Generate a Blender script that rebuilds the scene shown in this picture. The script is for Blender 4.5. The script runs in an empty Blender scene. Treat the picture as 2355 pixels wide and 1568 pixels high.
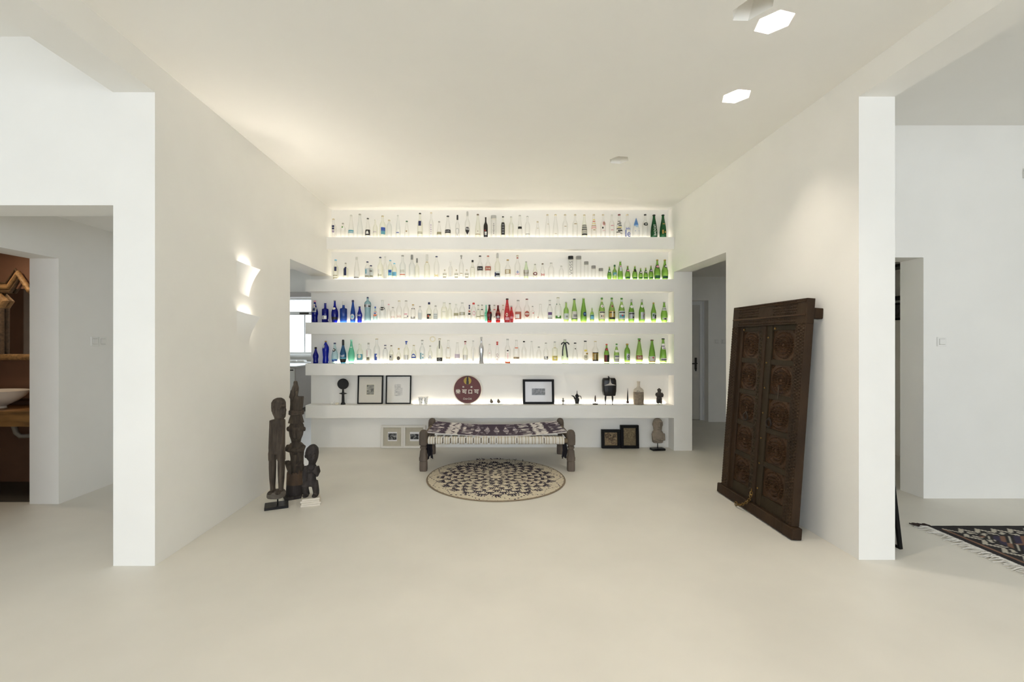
import bpy, bmesh, math, random
from mathutils import Vector, Matrix, geometry
random.seed(7)
SC = bpy.context.scene
COL = SC.collection
PI = math.pi

# ------------------------------------------------------------------ camera
FPX = 1039.0; HX = 1125.0; HY = 785.0; EYE = 1.45
cam = bpy.data.cameras.new('camera'); cam.sensor_fit = 'HORIZONTAL'; cam.sensor_width = 36.0
cam.lens = FPX / 2355 * 36.0
cam.shift_x = (1177.5 - HX) / 2355; cam.shift_y = (HY - 784) / 2355
cam.clip_start = 0.05; cam.clip_end = 100
co = bpy.data.objects.new('camera', cam); COL.objects.link(co)
co.location = (0, 0, EYE); co.rotation_euler = (PI / 2, 0, 0)
SC.camera = co

# ------------------------------------------------------------------ sky, daylight, exposure
W = bpy.data.worlds.new('overcast_sky'); SC.world = W; W.use_nodes = True
bg = W.node_tree.nodes['Background']
bg.inputs[0].default_value = (0.875, 0.945, 1.075, 1); bg.inputs[1].default_value = 4.1
SC.view_settings.view_transform = 'Standard'; SC.view_settings.look = 'None'
SC.view_settings.gamma = 1.0; SC.view_settings.use_curve_mapping = False
SC.view_settings.exposure = 0.30
SC.cycles.diffuse_bounces = 7; SC.cycles.transparent_max_bounces = 16; SC.cycles.max_bounces = 10
SC.cycles.sample_clamp_indirect = 6.0

def portal(name, loc, rot, sx, sy):
    l = bpy.data.lights.new(name, 'AREA'); l.shape = 'RECTANGLE'; l.size = sx; l.size_y = sy
    l.cycles.is_portal = True
    o = bpy.data.objects.new(name, l); COL.objects.link(o); o.location = loc; o.rotation_euler = rot
# ------------------------------------------------------------------ helpers
def lin(h):
    h = h.lstrip('#'); r = []
    for i in (0, 2, 4):
        c = int(h[i:i+2], 16) / 255
        r.append(c / 12.92 if c <= 0.04045 else ((c + 0.055) / 1.055) ** 2.4)
    return tuple(r)

def px(x, y, depth):
    return ((x - HX) / FPX * depth, depth, EYE + (HY - y) / FPX * depth)

MATS = {}
def mat(name, col, rough=0.6, metal=0.0, var=0.06, scale=12.0, bump=0.0, bscale=40.0, spec=0.5, stretch=(1, 1, 1), emit=None, estr=0.0):
    if name in MATS: return MATS[name]
    if isinstance(col, str): col = lin(col)
    m = bpy.data.materials.new(name); m.use_nodes = True; nt = m.node_tree; N = nt.nodes; L = nt.links
    b = N['Principled BSDF']; b.inputs['Roughness'].default_value = rough; b.inputs['Metallic'].default_value = metal
    b.inputs['Specular IOR Level'].default_value = spec
    tc = N.new('ShaderNodeTexCoord'); mp = N.new('ShaderNodeMapping'); mp.inputs['Scale'].default_value = stretch
    L.new(tc.outputs['Object'], mp.inputs[0])
    nz = N.new('ShaderNodeTexNoise'); nz.inputs['Scale'].default_value = scale; nz.inputs['Detail'].default_value = 4
    L.new(mp.outputs[0], nz.inputs['Vector'])
    rp = N.new('ShaderNodeValToRGB')
    lo = tuple(max(0, c * (1 - var)) for c in col) + (1,); hi = tuple(min(1, c * (1 + var)) for c in col) + (1,)
    rp.color_ramp.elements[0].color = lo; rp.color_ramp.elements[0].position = 0.3
    rp.color_ramp.elements[1].color = hi; rp.color_ramp.elements[1].position = 0.7
    L.new(nz.outputs['Fac'], rp.inputs[0]); L.new(rp.outputs[0], b.inputs['Base Color'])
    if bump > 0:
        n2 = N.new('ShaderNodeTexNoise'); n2.inputs['Scale'].default_value = bscale; n2.inputs['Detail'].default_value = 6
        L.new(mp.outputs[0], n2.inputs['Vector'])
        bp = N.new('ShaderNodeBump'); bp.inputs['Strength'].default_value = bump; bp.inputs['Distance'].default_value = 0.01
        L.new(n2.outputs['Fac'], bp.inputs['Height']); L.new(bp.outputs[0], b.inputs['Normal'])
    if emit is not None:
        b.inputs['Emission Color'].default_value = (*emit, 1); b.inputs['Emission Strength'].default_value = estr
    MATS[name] = m
    return m

def glass(name, centre, edge, refl=0.45):
    """thin bottle glass: tinted, more absorbing where the wall is seen edge-on, with a fresnel reflection"""
    if name in MATS: return MATS[name]
    m = bpy.data.materials.new(name); m.use_nodes = True; nt = m.node_tree; N = nt.nodes; L = nt.links
    N.clear(); out = N.new('ShaderNodeOutputMaterial')
    lw = N.new('ShaderNodeLayerWeight'); lw.inputs['Blend'].default_value = 0.35
    tc = N.new('ShaderNodeTexCoord'); nz = N.new('ShaderNodeTexNoise'); nz.inputs['Scale'].default_value = 30
    L.new(tc.outputs['Object'], nz.inputs['Vector'])
    mx = N.new('ShaderNodeMix'); mx.data_type = 'RGBA'
    mx.inputs[6].default_value = (*centre, 1); mx.inputs[7].default_value = (*edge, 1)
    L.new(lw.outputs['Facing'], mx.inputs[0])
    tr = N.new('ShaderNodeBsdfTransparent'); L.new(mx.outputs[2], tr.inputs[0])
    gl = N.new('ShaderNodeBsdfGlossy'); gl.inputs['Roughness'].default_value = 0.06
    gl.inputs['Color'].default_value = (0.9, 0.9, 0.9, 1)
    bp = N.new('ShaderNodeBump'); bp.inputs['Strength'].default_value = 0.05; L.new(nz.outputs['Fac'], bp.inputs['Height'])
    L.new(bp.outputs[0], gl.inputs['Normal'])
    pw = N.new('ShaderNodeMath'); pw.operation = 'POWER'; L.new(lw.outputs['Facing'], pw.inputs[0]); pw.inputs[1].default_value = 4.0
    ge = N.new('ShaderNodeNewGeometry'); iv = N.new('ShaderNodeMath'); iv.operation = 'SUBTRACT'; iv.inputs[0].default_value = 1.0; L.new(ge.outputs['Backfacing'], iv.inputs[1])
    ma = N.new('ShaderNodeMath'); ma.operation = 'MULTIPLY_ADD'; L.new(pw.outputs[0], ma.inputs[0]); ma.inputs[1].default_value = refl; ma.inputs[2].default_value = refl * 0.08
    fr = N.new('ShaderNodeMath'); fr.operation = 'MULTIPLY'; L.new(ma.outputs[0], fr.inputs[0]); L.new(iv.outputs[0], fr.inputs[1])
    ms = N.new('ShaderNodeMixShader'); L.new(fr.outputs[0], ms.inputs[0]); L.new(tr.outputs[0], ms.inputs[1]); L.new(gl.outputs[0], ms.inputs[2])
    L.new(ms.outputs[0], out.inputs[0]); MATS[name] = m
    return m

def emitter(name, col, strength):
    if name in MATS: return MATS[name]
    m = bpy.data.materials.new(name); m.use_nodes = True; nt = m.node_tree
    b = nt.nodes['Principled BSDF']; b.inputs['Base Color'].default_value = (0.9, 0.9, 0.9, 1)
    b.inputs['Emission Color'].default_value = (*col, 1); b.inputs['Emission Strength'].default_value = strength
    MATS[name] = m
    return m

class MB:
    """collects shapes; build() links them as one mesh object"""
    def __init__(s): s.v = []; s.f = []; s.m = []; s.cm = 0; s.sm = False
    def add(s, vs, fs, M=None):
        o = len(s.v)
        s.v += [tuple(M @ Vector(p)) if M is not None else tuple(p) for p in vs]
        for f in fs: s.f.append([i + o for i in f]); s.m.append(s.cm)
        return s
    def box(s, x0, x1, y0, y1, z0, z1, M=None, bev=0.0):
        if bev <= 0:
            return s.add([(x0,y0,z0),(x1,y0,z0),(x1,y1,z0),(x0,y1,z0),(x0,y0,z1),(x1,y0,z1),(x1,y1,z1),(x0,y1,z1)],
                  [(3,2,1,0),(4,5,6,7),(0,1,5,4),(1,2,6,5),(2,3,7,6),(3,0,4,7)], M)
        b = bmesh.new(); bmesh.ops.create_cube(b, size=1)
        bmesh.ops.scale(b, vec=(x1-x0, y1-y0, z1-z0), verts=b.verts)
        bmesh.ops.translate(b, vec=((x0+x1)/2, (y0+y1)/2, (z0+z1)/2), verts=b.verts)
        bmesh.ops.bevel(b, geom=list(b.edges), offset=bev, segments=1, affect='EDGES')
        b.verts.index_update()
        s.add([v.co.copy() for v in b.verts], [[v.index for v in f.verts] for f in b.faces], M); b.free(); return s
    def loft(s, secs, n=16, M=None, cap=True):
        """secs: (z, cx, cy, rx, ry[, exponent])"""
        vs = []; fs = []
        for q in secs:
            z, cx, cy, rx, ry = q[:5]; e = q[5] if len(q) > 5 else 2.0
            for k in range(n):
                a = 2 * PI * (k + 0.5) / n; c, d = math.cos(a), math.sin(a)
                vs.append((cx + rx * math.copysign(abs(c) ** (2 / e), c), cy + ry * math.copysign(abs(d) ** (2 / e), d), z))
        for i in range(len(secs) - 1):
            for k in range(n):
                k2 = (k + 1) % n
                fs.append((i*n+k, i*n+k2, (i+1)*n+k2, (i+1)*n+k))
        if cap:
            fs.append(tuple(reversed(range(n)))); o = (len(secs) - 1) * n; fs.append(tuple(range(o, o + n)))
        return s.add(vs, fs, M)
    def lathe(s, prof, n=16, cx=0, cy=0, M=None, cap=True):
        return s.loft([(z, cx, cy, r, r) for r, z in prof], n, M, cap)
    def tube(s, pts, rad, n=8, M=None, cap=True):
        P = [Vector(p) for p in pts]; vs = []; fs = []
        rads = rad if isinstance(rad, (list, tuple)) else [rad] * len(P)
        ref = Vector((0.137, 0.291, 0.947))
        for i, p in enumerate(P):
            t = (P[min(i+1, len(P)-1)] - P[max(i-1, 0)]).normalized()
            if i == 0:
                u = t.cross(ref)
                if u.length < 1e-3: u = t.cross(Vector((1, 0, 0)))
            else: u = u - t * u.dot(t)
            u.normalize(); w = t.cross(u)
            for k in range(n):
                a = 2 * PI * k / n
                vs.append(p + u * math.cos(a) * rads[i] + w * math.sin(a) * rads[i])
        for i in range(len(P) - 1):
            for k in range(n):
                k2 = (k + 1) % n; fs.append((i*n+k, i*n+k2, (i+1)*n+k2, (i+1)*n+k))
        if cap:
            fs.append(tuple(reversed(range(n)))); o = (len(P)-1)*n; fs.append(tuple(range(o, o+n)))
        return s.add(vs, fs, M)
    def ball(s, c, r, n=14, m=9, M=None):
        rx, ry, rz = r if isinstance(r, (tuple, list)) else (r, r, r)
        secs = []
        for i in range(m):
            t = -PI/2 + PI * (i + 0.35) / (m - 0.3)
            secs.append((c[2] + rz * math.sin(t), c[0], c[1], rx * math.cos(t), ry * math.cos(t)))
        return s.loft(secs, n, M)
    def prism(s, poly, d0, d1, axis='y', M=None):
        """poly: 2-D outline in the two remaining axes, extruded d0..d1 along axis"""
        n = len(poly)
        def P(a, b, d): return (a, d, b) if axis == 'y' else ((d, a, b) if axis == 'x' else (a, b, d))
        vs = [P(a, b, d0) for a, b in poly] + [P(a, b, d1) for a, b in poly]
        fs = [tuple(range(n)), tuple(reversed(range(n, 2*n)))] + [(i, i+n, (i+1) % n + n, (i+1) % n) for i in range(n)]
        return s.add(vs, fs, M)
    def torus(s, c, R, r, axis='y', n=24, m=8, M=None, sq=1.0):
        pts = []
        vs = []; fs = []
        for i in range(n):
            a = 2*PI*i/n
            for k in range(m):
                b = 2*PI*k/m; q = R + r*math.cos(b); h = r*math.sin(b)*sq
                x, y = q*math.cos(a), q*math.sin(a)
                p = (x, h, y) if axis == 'y' else ((h, x, y) if axis == 'x' else (x, y, h))
                vs.append((c[0]+p[0], c[1]+p[1], c[2]+p[2]))
        for i in range(n):
            for k in range(m):
                fs.append((i*m+k, ((i+1) % n)*m+k, ((i+1) % n)*m+(k+1) % m, i*m+(k+1) % m))
        return s.add(vs, fs, M)
    def mesh(s, name, mats, smooth=False, angle=None):
        me = bpy.data.meshes.new(name); me.from_pydata(s.v, [], s.f)
        for m in (mats if isinstance(mats, (list, tuple)) else [mats]): me.materials.append(m)
        if isinstance(mats, (list, tuple)) and len(mats) > 1: me.polygons.foreach_set('material_index', s.m)
        b = bmesh.new(); b.from_mesh(me); bmesh.ops.recalc_face_normals(b, faces=b.faces)
        if smooth:
            for f in b.faces: f.smooth = True
            lim = math.radians(angle or 40)
            for e in b.edges:
                if len(e.link_faces) == 2 and e.calc_face_angle(0) > lim: e.smooth = False
        b.to_mesh(me); b.free(); me.update()
        return me
    def build(s, name, mats, parent=None, loc=(0,0,0), rot=(0,0,0), smooth=False, angle=None):
        return link(name, s.mesh(name, mats, smooth, angle), parent, loc, rot)

def link(name, me, parent=None, loc=(0,0,0), rot=(0,0,0)):
    o = bpy.data.objects.new(name, me); COL.objects.link(o)
    o.parent = parent; o.location = loc; o.rotation_euler = rot
    return o

def fuse(name, mb, mats, parent, voxel=0.007, smooth_it=2):
    """merge overlapping carved volumes into one continuous surface"""
    me = mb.mesh(name + '_raw', mats); o = link(name, me, None)
    r = o.modifiers.new('remesh', 'REMESH'); r.mode = 'VOXEL'; r.voxel_size = voxel; r.use_smooth_shade = True
    if smooth_it:
        q = o.modifiers.new('smooth', 'SMOOTH'); q.iterations = smooth_it; q.factor = 0.5
    bpy.context.view_layer.update(); dg = bpy.context.evaluated_depsgraph_get()
    nm = bpy.data.meshes.new_from_object(o.evaluated_get(dg)); nm.name = name
    if not nm.materials: nm.materials.append(mats if not isinstance(mats, (list, tuple)) else mats[0])
    o.modifiers.clear(); o.data = nm; bpy.data.meshes.remove(me); o.parent = parent
    return o

def thing(name, label, cat, loc=(0,0,0), rot=(0,0,0), group=None):
    o = bpy.data.objects.new(name, None); COL.objects.link(o); o.empty_display_size = 0.05
    o.location = loc; o.rotation_euler = rot
    tag(o, label, cat, group); return o
def tag(o, label, cat, group=None):
    o['label'] = label; o['category'] = cat
    if group: o['group'] = group
    return o
def struct(name, mb, m, smooth=False):
    o = mb.build(name, m, smooth=smooth); o['kind'] = 'structure'; return o
def sbox(name, m, *boxes):
    b = MB()
    for q in boxes: b.box(*q)
    return struct(name, b, m)

TXT = {}
def text_polys(s, bold=False):
    """outline mesh of a string, unit letter height, centred"""
    if s in TXT: return TXT[s]
    cu = bpy.data.curves.new('lettering', 'FONT'); cu.body = s; cu.align_x = 'CENTER'; cu.align_y = 'CENTER'; cu.size = 1.4
    cu.resolution_u = 3
    if bold: cu.offset = 0.025
    o = bpy.data.objects.new('lettering', cu); COL.objects.link(o)
    bpy.context.view_layer.update(); dg = bpy.context.evaluated_depsgraph_get()
    me = bpy.data.meshes.new_from_object(o.evaluated_get(dg))
    r = ([tuple(v.co) for v in me.vertices], [list(p.vertices) for p in me.polygons])
    bpy.data.objects.remove(o); bpy.data.curves.remove(cu); bpy.data.meshes.remove(me)
    TXT[s] = r
    return r

# ------------------------------------------------------------------ materials of the place
PLASTER = mat('white_plaster', (0.875, 0.856, 0.808), 0.75, var=0.015, scale=3, bump=0.03, bscale=18, spec=0.25)
CEIL = mat('ceiling_paint', (0.875, 0.856, 0.808), 0.8, var=0.01, scale=2, spec=0.2)
FLOORM = mat('pale_microcement', (0.725, 0.695, 0.625), 0.42, var=0.045, scale=1.6, bump=0.02, bscale=5, spec=0.35)
DARKSLAB = mat('darker_slab', '#4a463f', 0.5, var=0.1, scale=4)
BROWN = mat('brown_bath_wall', '#735340', 0.6, var=0.08, scale=5)
WHITE = mat('white_lacquer', '#eeeeea', 0.4, var=0.01)
LAC_GREY = mat('grey_lacquer', '#b9b3ae', 0.4, var=0.02)
BLACK = mat('black_paint', '#080706', 0.5, var=0.15, spec=0.2)
BLACKM = mat('black_metal', '#121110', 0.4, metal=0.3, var=0.1)
STEEL = mat('brushed_steel', '#8c8a86', 0.35, metal=0.9, var=0.05)
DARKSTEEL = mat('dark_steel', '#4a4641', 0.4, metal=0.7, var=0.05)
PLASTIC = mat('white_plastic', '#eceae4', 0.4, var=0.01)
SLOT = mat('switch_shadow_gap', '#b3afa6', 0.6, var=0.02)
PANE = glass('window_glass', (0.97, 0.98, 0.98), (0.85, 0.88, 0.88))

# ------------------------------------------------------------------ the setting
XL, XR = -2.16, 2.455       # inner faces of the two side walls
TL, TR = -2.43, 2.695       # their outer faces
YF, YB = 6.0, 6.19          # shelf front plane, niche back plane
H = 3.252                   # ceiling
YG = -6.5                   # glazed wall behind the camera
fl = MB().box(-7, 7, YG - 0.3, 11.8, -0.15, 0)
struct('floor', fl, FLOORM)
sbox('floor_dark_slab', DARKSLAB, (-6.28, -4.10, 4.08, 4.66, 0, 0.004))  # thin darker slab over the rear part of the bathroom

def hexa(c, R, rot):
    return [(c[0] + R * math.cos(rot + i * PI / 3), c[1] + R * math.sin(rot + i * PI / 3)) for i in range(6)]
HEX = [  # outline on the ceiling (x, y), lit?
    ([(1.525, 2.43), (1.455, 2.54), (1.369, 2.538), (1.328, 2.46), (1.385, 2.345), (1.482, 2.345)], False),
    (hexa((1.61, 2.553), 0.1, math.radians(15)), True),
    (hexa((1.818, 3.325), 0.1, math.radians(8)), True),
    (hexa((1.29, 4.49), 0.1, math.radians(10)), False),
    (hexa((-1.3, 1.6), 0.1, math.radians(20)), True), (hexa((0.3, 0.9), 0.1, math.radians(5)), True), (hexa((1.5, -0.4), 0.1, math.radians(12)), True),  # this row and the next: unseen lights added to brighten the room
    (hexa((-0.9, -1.2), 0.1, math.radians(25)), True), (hexa((0.9, -2.2), 0.1, math.radians(0)), True)]
def ceiling_main():
    outer = [Vector((XL, YG, 0)), Vector((XR, YG, 0)), Vector((XR, YB, 0)), Vector((XL, YB, 0))]
    loops = [outer] + [[Vector((a, b, 0)) for a, b in h] for h, _ in HEX]
    flat = [p for l in loops for p in l]
    tris = geometry.tessellate_polygon(loops)
    mb = MB(); mb.add([(p.x, p.y, H) for p in flat], [tuple(t) for t in tris])
    return struct('ceiling', mb, CEIL)
ceiling_main()
sbox('ceiling_wing_left', CEIL, (-7, TL, YG, 2.92, 3.42, 3.62))
sbox('ceiling_wing_right', CEIL, (TR, 7, YG, 4.173, 3.445, 3.62))
sbox('ceiling_corridor', CEIL, (-3.84, TL, 3.175, 4.8, 2.563, 2.7))
sbox('ceiling_bathroom', BROWN, (-6.28, -4.1, 3.175, 4.66, 2.40, 2.5))
sbox('ceiling_hall', CEIL, (TR, 5.2, 4.41, 6.35, 2.617, 2.75), (1.9, 5.2, 6.35, 8.14, 2.617, 2.75))
sbox('ceiling_kitchen', CEIL, (-6.6, TL, 4.9, 6.35, 3.25, 3.4), (-6.6, 0.2, 6.35, 11.3, 3.25, 3.4))
sbox('roof', PLASTER, (-7.2, 7.2, YG - 0.3, 11.8, 3.62, 3.8))

sbox('wall_left', PLASTER, (TL, XL, 2.92, 4.90, 0, 3.62), (TL, XL, 4.90, YB, 2.345, 3.62))
sbox('wall_right', PLASTER, (XR, TR, 3.0, 4.683, 0, 3.62), (XR, TR, 4.683, YF, 2.374, 3.62), (XR, TR, YF, 6.35, 0, 3.62))
sbox('wall_back', PLASTER, (-2.44, XR, YB, 6.35, 0, 3.62))
sbox('trim_1', PLASTER, (TL, XL, YG, 2.92, 3.06, 3.62))
sbox('trim_2', PLASTER, (XR, TR, YG, 3.0, 3.075, 3.62))
sbox('wall_wing_left', PLASTER, (-3.84, TL, 2.92, 3.175, 2.33, 3.62), (-7, -3.84, 2.92, 3.175, 0, 3.62))
sbox('wall_corridor', PLASTER, (-4.10, -3.84, 4.03, 4.8, 0, 2.7), (-4.10, -3.84, 3.175, 4.03, 2.19, 2.7), (-4.1, TL, 4.8, 4.9, 0, 3.0))
sbox('wall_bathroom', BROWN, (-6.4, -4.1, 4.66, 4.8, 0, 2.5), (-6.4, -6.28, 3.175, 4.66, 0, 2.5))
sbox('wall_wing_right', PLASTER, (4.012, 7, 4.173, 4.41, 0, 3.62), (TR, 4.012, 4.173, 4.41, 2.225, 3.62), (TR, 3.25, 4.173, 4.41, 0, 2.225))
sbox('wall_hall', PLASTER, (5.2, 5.35, 4.41, 8.4, 0, 2.75), (1.75, 1.9, 6.35, 8.4, 0, 2.75),
     (3.949, 5.2, 8.14, 8.45, 0, 2.75), (2.99, 3.949, 8.14, 8.45, 2.19, 2.75), (1.9, 2.99, 8.14, 8.45, 0, 2.75))
sbox('wall_kitchen', PLASTER, (-6.75, -6.6, 4.9, 11.5, 0, 3.4), (0.2, 0.35, 6.35, 11.5, 0, 3.4), (-6.6, -4.1, 4.8, 4.9, 0, 3.4),
     (-6.6, 0.2, 11.3, 11.5, 0, 1.124), (-6.6, 0.2, 11.3, 11.5, 2.55, 3.4), (-6.6, -6.0, 11.3, 11.5, 1.124, 2.55), (-2.6, 0.2, 11.3, 11.5, 1.124, 2.55))
sbox('wall_outer', PLASTER, (-7.2, -7, YG - 0.3, 11.8, 0, 3.62), (7, 7.2, YG - 0.3, 11.8, 0, 3.62), (0.35, 7, 11.6, 11.8, 0, 3.62))
# glazed wall behind the camera: three wide windows between piers
gw = [(-6.8, -2.7), (-2.2, 2.4), (2.9, 6.8)]
sbox('wall_front', PLASTER, (-7, 7, YG - 0.3, YG, 0, 0.12), (-7, 7, YG - 0.3, YG, 2.95, 3.62), (-7, -6.8, YG - 0.3, YG, 0.12, 2.95),
     (-2.7, -2.2, YG - 0.3, YG, 0.12, 2.95), (2.4, 2.9, YG - 0.3, YG, 0.12, 2.95), (6.8, 7, YG - 0.3, YG, 0.12, 2.95))
def window(name, x0, x1, z0, z1, y, mull, trans=(), t=0.05, pane_depth=None, lites=None):
    f = MB()
    f.box(x0, x1, y - t, y + t, z0, z0 + 0.06); f.box(x0, x1, y - t, y + t, z1 - 0.06, z1)
    f.box(x0, x0 + 0.06, y - t, y + t, z0 + 0.06, z1 - 0.06); f.box(x1 - 0.06, x1, y - t, y + t, z0 + 0.06, z1 - 0.06)
    root = struct(name, f, WHITE)
    for mx, w, a, b in mull: MB().box(mx - w / 2, mx + w / 2, y - t * 0.8, y + t * 0.8, a, b).build('mullion', WHITE, root)
    for zz, w in trans: MB().box(x0 + 0.06, x1 - 0.06, y - t * 0.8, y + t * 0.8, zz - w / 2, zz + w / 2).build('transom', WHITE, root)
    xs = [x0 + 0.06] + sorted(m[0] for m in mull) + [x1 - 0.06]
    for a, b in zip(xs, xs[1:]):
        MB().box(a + 0.02, b - 0.02, y - 0.004, y + 0.004, z0 + 0.05, z1 - 0.05).build('pane', PANE, root)
    return root
for i, (a, b) in enumerate(gw):
    n = 3
    window('window_%d' % (i + 1), a, b, 0.12, 2.95, YG - 0.15, [(a + (b - a) * k / n, 0.06, 0.18, 2.89) for k in range(1, n)])
    portal('daylight_portal', ((a + b) / 2, YG - 0.02, 1.53), (PI / 2, 0, 0), b - a, 2.8)
w4 = window('window_4', -6.0, -2.6, 1.124, 2.55, 11.4, [(-4.64, 0.035, 1.184, 2.11), (-5.3, 0.035, 1.184, 2.11), (-3.3, 0.035, 1.184, 2.11)], [(2.157, 0.09)])
MB().box(-4.765, -4.535, 11.345, 11.36, 2.135, 2.175).build('vent_grille', DARKSTEEL, w4)
portal('daylight_portal', (-4.3, 11.28, 1.84), (-PI / 2, 0, 0), 3.4, 1.42)
MB().box(-6.0, -2.6, 11.12, 11.3, 1.08, 1.124).build('window_sill', WHITE, w4)
sbox('trim_3', LAC_GREY, (-6.0, -2.6, 11.2, 11.3, 2.55, 2.68))

# hall door beyond the right doorway
d1 = MB().box(3.05, 3.886, 8.36, 8.40, 0.01, 2.12); dr = struct('door_1', d1, mat('grey_white_door', '#d5d1c8', 0.45, var=0.02))
fr = MB(); fr.box(3.886, 3.949, 8.33, 8.42, 0, 2.19); fr.box(2.99, 3.05, 8.33, 8.42, 0, 2.19); fr.box(3.05, 3.886, 8.33, 8.42, 2.12, 2.19)
fr.box(3.935, 3.949, 8.30, 8.33, 0, 2.19)
fr.build('door_frame', WHITE, dr)
hd = MB(); hd.box(3.80, 3.84, 8.35, 8.36, 0.93, 1.15); hd.tube([(3.82, 8.36, 1.045), (3.82, 8.30, 1.045), (3.80, 8.295, 1.045), (3.69, 8.295, 1.04)], 0.011)
hd.build('door_handle', DARKSTEEL, dr, smooth=True)
MB().box(3.812, 3.832, 8.348, 8.36, 0.90, 0.96).build('keyhole', BLACKM, dr)
# ------------------------------------------------------------------ built-in shelves with light strips
LED = emitter('led_strip_glow', (1.0, 0.91, 0.78), 18.0)
SH = [(2.836, 2.674), (2.276, 2.114), (1.704, 1.548), (1.155, 1.000), (0.601, 0.434)]
SHN = ['top', 'second', 'third', 'fourth', 'lowest']
for i, (a, b) in enumerate(SH):
    x0 = XL if i == 0 else -2.44
    t = thing('wall_shelf', ['thick white plaster shelf with the topmost row of bottles', 'thick white shelf with green bottles clustered at its right end',
        'thick white shelf carrying the red bottles at its middle', 'thick white shelf directly above the framed pictures and round sign',
        'thick white shelf carrying the round red sign and carvings'][i], 'shelf', ((x0 + XR) / 2, YB, b), group='built-in shelves of the niche')
    hw = (XR - x0) / 2
    MB().box(-hw, hw, YF - YB, 0, 0, a - b).build('slab', PLASTER, t)
    s0, s1 = (XL + 0.05, 2.42) if i < 4 else (-1.04, 2.40)
    cx = (x0 + XR) / 2
    MB().box(s0 - cx, s1 - cx, -0.016, -0.003, a - b, a - b + 0.008).build('led_strip', LED, t)

# ------------------------------------------------------------------ bottles
PAL = {'black': '#141210', 'navy': '#1c2352', 'white': '#f1efe8', 'grey': '#8d8b86', 'silver': '#b4b4b6', 'tan': '#a8936c', 'gold': '#b1914e',
       'red': '#c0392f', 'maroon': '#6a1a20', 'teal': '#5f9fb0', 'skyblue': '#6fb6d6', 'blue': '#2f4fa3', 'purple': '#6a4d7d', 'green': '#4d8a34',
       'darkgreen': '#1d5a33', 'yellow': '#e3cf62', 'pink': '#d9a0a8', 'cream': '#e6dfc9', 'brown': '#5a4530', 'orange': '#d8643a', 'rust': '#b0604e',
       'pale': '#d3d8d6', 'mint': '#8fd3bb', 'lilac': '#b9a9bd', 'khaki': '#a09b7d', 'paper': '#cfccc2'}
WORD = {'skyblue': 'sky blue', 'darkgreen': 'dark green', 'pale': 'pale grey', 'rust': 'rust red', 'paper': 'off-white'}
def pm(k):
    metal = 0.6 if k in ('silver', 'gold') else 0.0
    return mat('print_' + k, PAL[k], 0.45, metal=metal, var=0.04, scale=60)
def sq(*c): return tuple(x ** 0.5 for x in c)
GL = {'clear': (glass('clear_glass', (0.992, 0.992, 0.988), (0.83, 0.83, 0.795)), 'clear'),
      'frost': (glass('pale_grey_glass', (0.975, 0.982, 0.98), (0.76, 0.785, 0.78)), 'clear'),
      'yel': (glass('yellowish_glass', (0.985, 0.987, 0.962), (0.80, 0.81, 0.70)), 'clear'),
      'cobalt': (glass('cobalt_glass', (0.06, 0.10, 0.62), (0.015, 0.02, 0.22)), 'cobalt blue'),
      'mid': (glass('mid_blue_glass', (0.14, 0.30, 0.66), (0.04, 0.08, 0.30)), 'blue'),
      'bright': (glass('bright_blue_glass', (0.05, 0.16, 0.80), (0.01, 0.03, 0.35)), 'bright blue'),
      'steel': (glass('steel_blue_glass', (0.66, 0.80, 0.84), (0.25, 0.38, 0.45)), 'pale blue'),
      'ice': (glass('ice_blue_glass', (0.82, 0.93, 0.94), (0.40, 0.58, 0.62)), 'ice blue'),
      'denim': (glass('denim_blue_glass', (0.16, 0.36, 0.56), (0.03, 0.07, 0.16)), 'dark blue'),
      'mint': (glass('mint_glass', (0.45, 0.83, 0.71), (0.12, 0.48, 0.38)), 'mint green'),
      'green': (glass('green_glass', (0.52, 0.72, 0.30), (0.14, 0.28, 0.06)), 'green'),
      'lime': (glass('lime_glass', (0.66, 0.80, 0.44), (0.26, 0.40, 0.14)), 'light green'),
      'dgreen': (glass('bottle_green_glass', (0.10, 0.34, 0.18), (0.02, 0.11, 0.05)), 'dark green'),
      'palegreen': (glass('pale_green_glass', (0.90, 0.96, 0.84), (0.45, 0.58, 0.36)), 'pale green'),
      'black': (mat('black_glass', '#15110d', 0.25, var=0.1), 'black'),
      'red': (mat('red_bottle_sleeve', '#b8242a', 0.35, var=0.12, scale=25), 'red'),
      'coke': (glass('dark_cola_glass', (0.42, 0.05, 0.05), (0.10, 0.01, 0.01)), 'dark maroon'),
      'metal': (mat('silver_bottle', '#c9c9cc', 0.22, metal=0.85, var=0.05), 'silver')}
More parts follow.
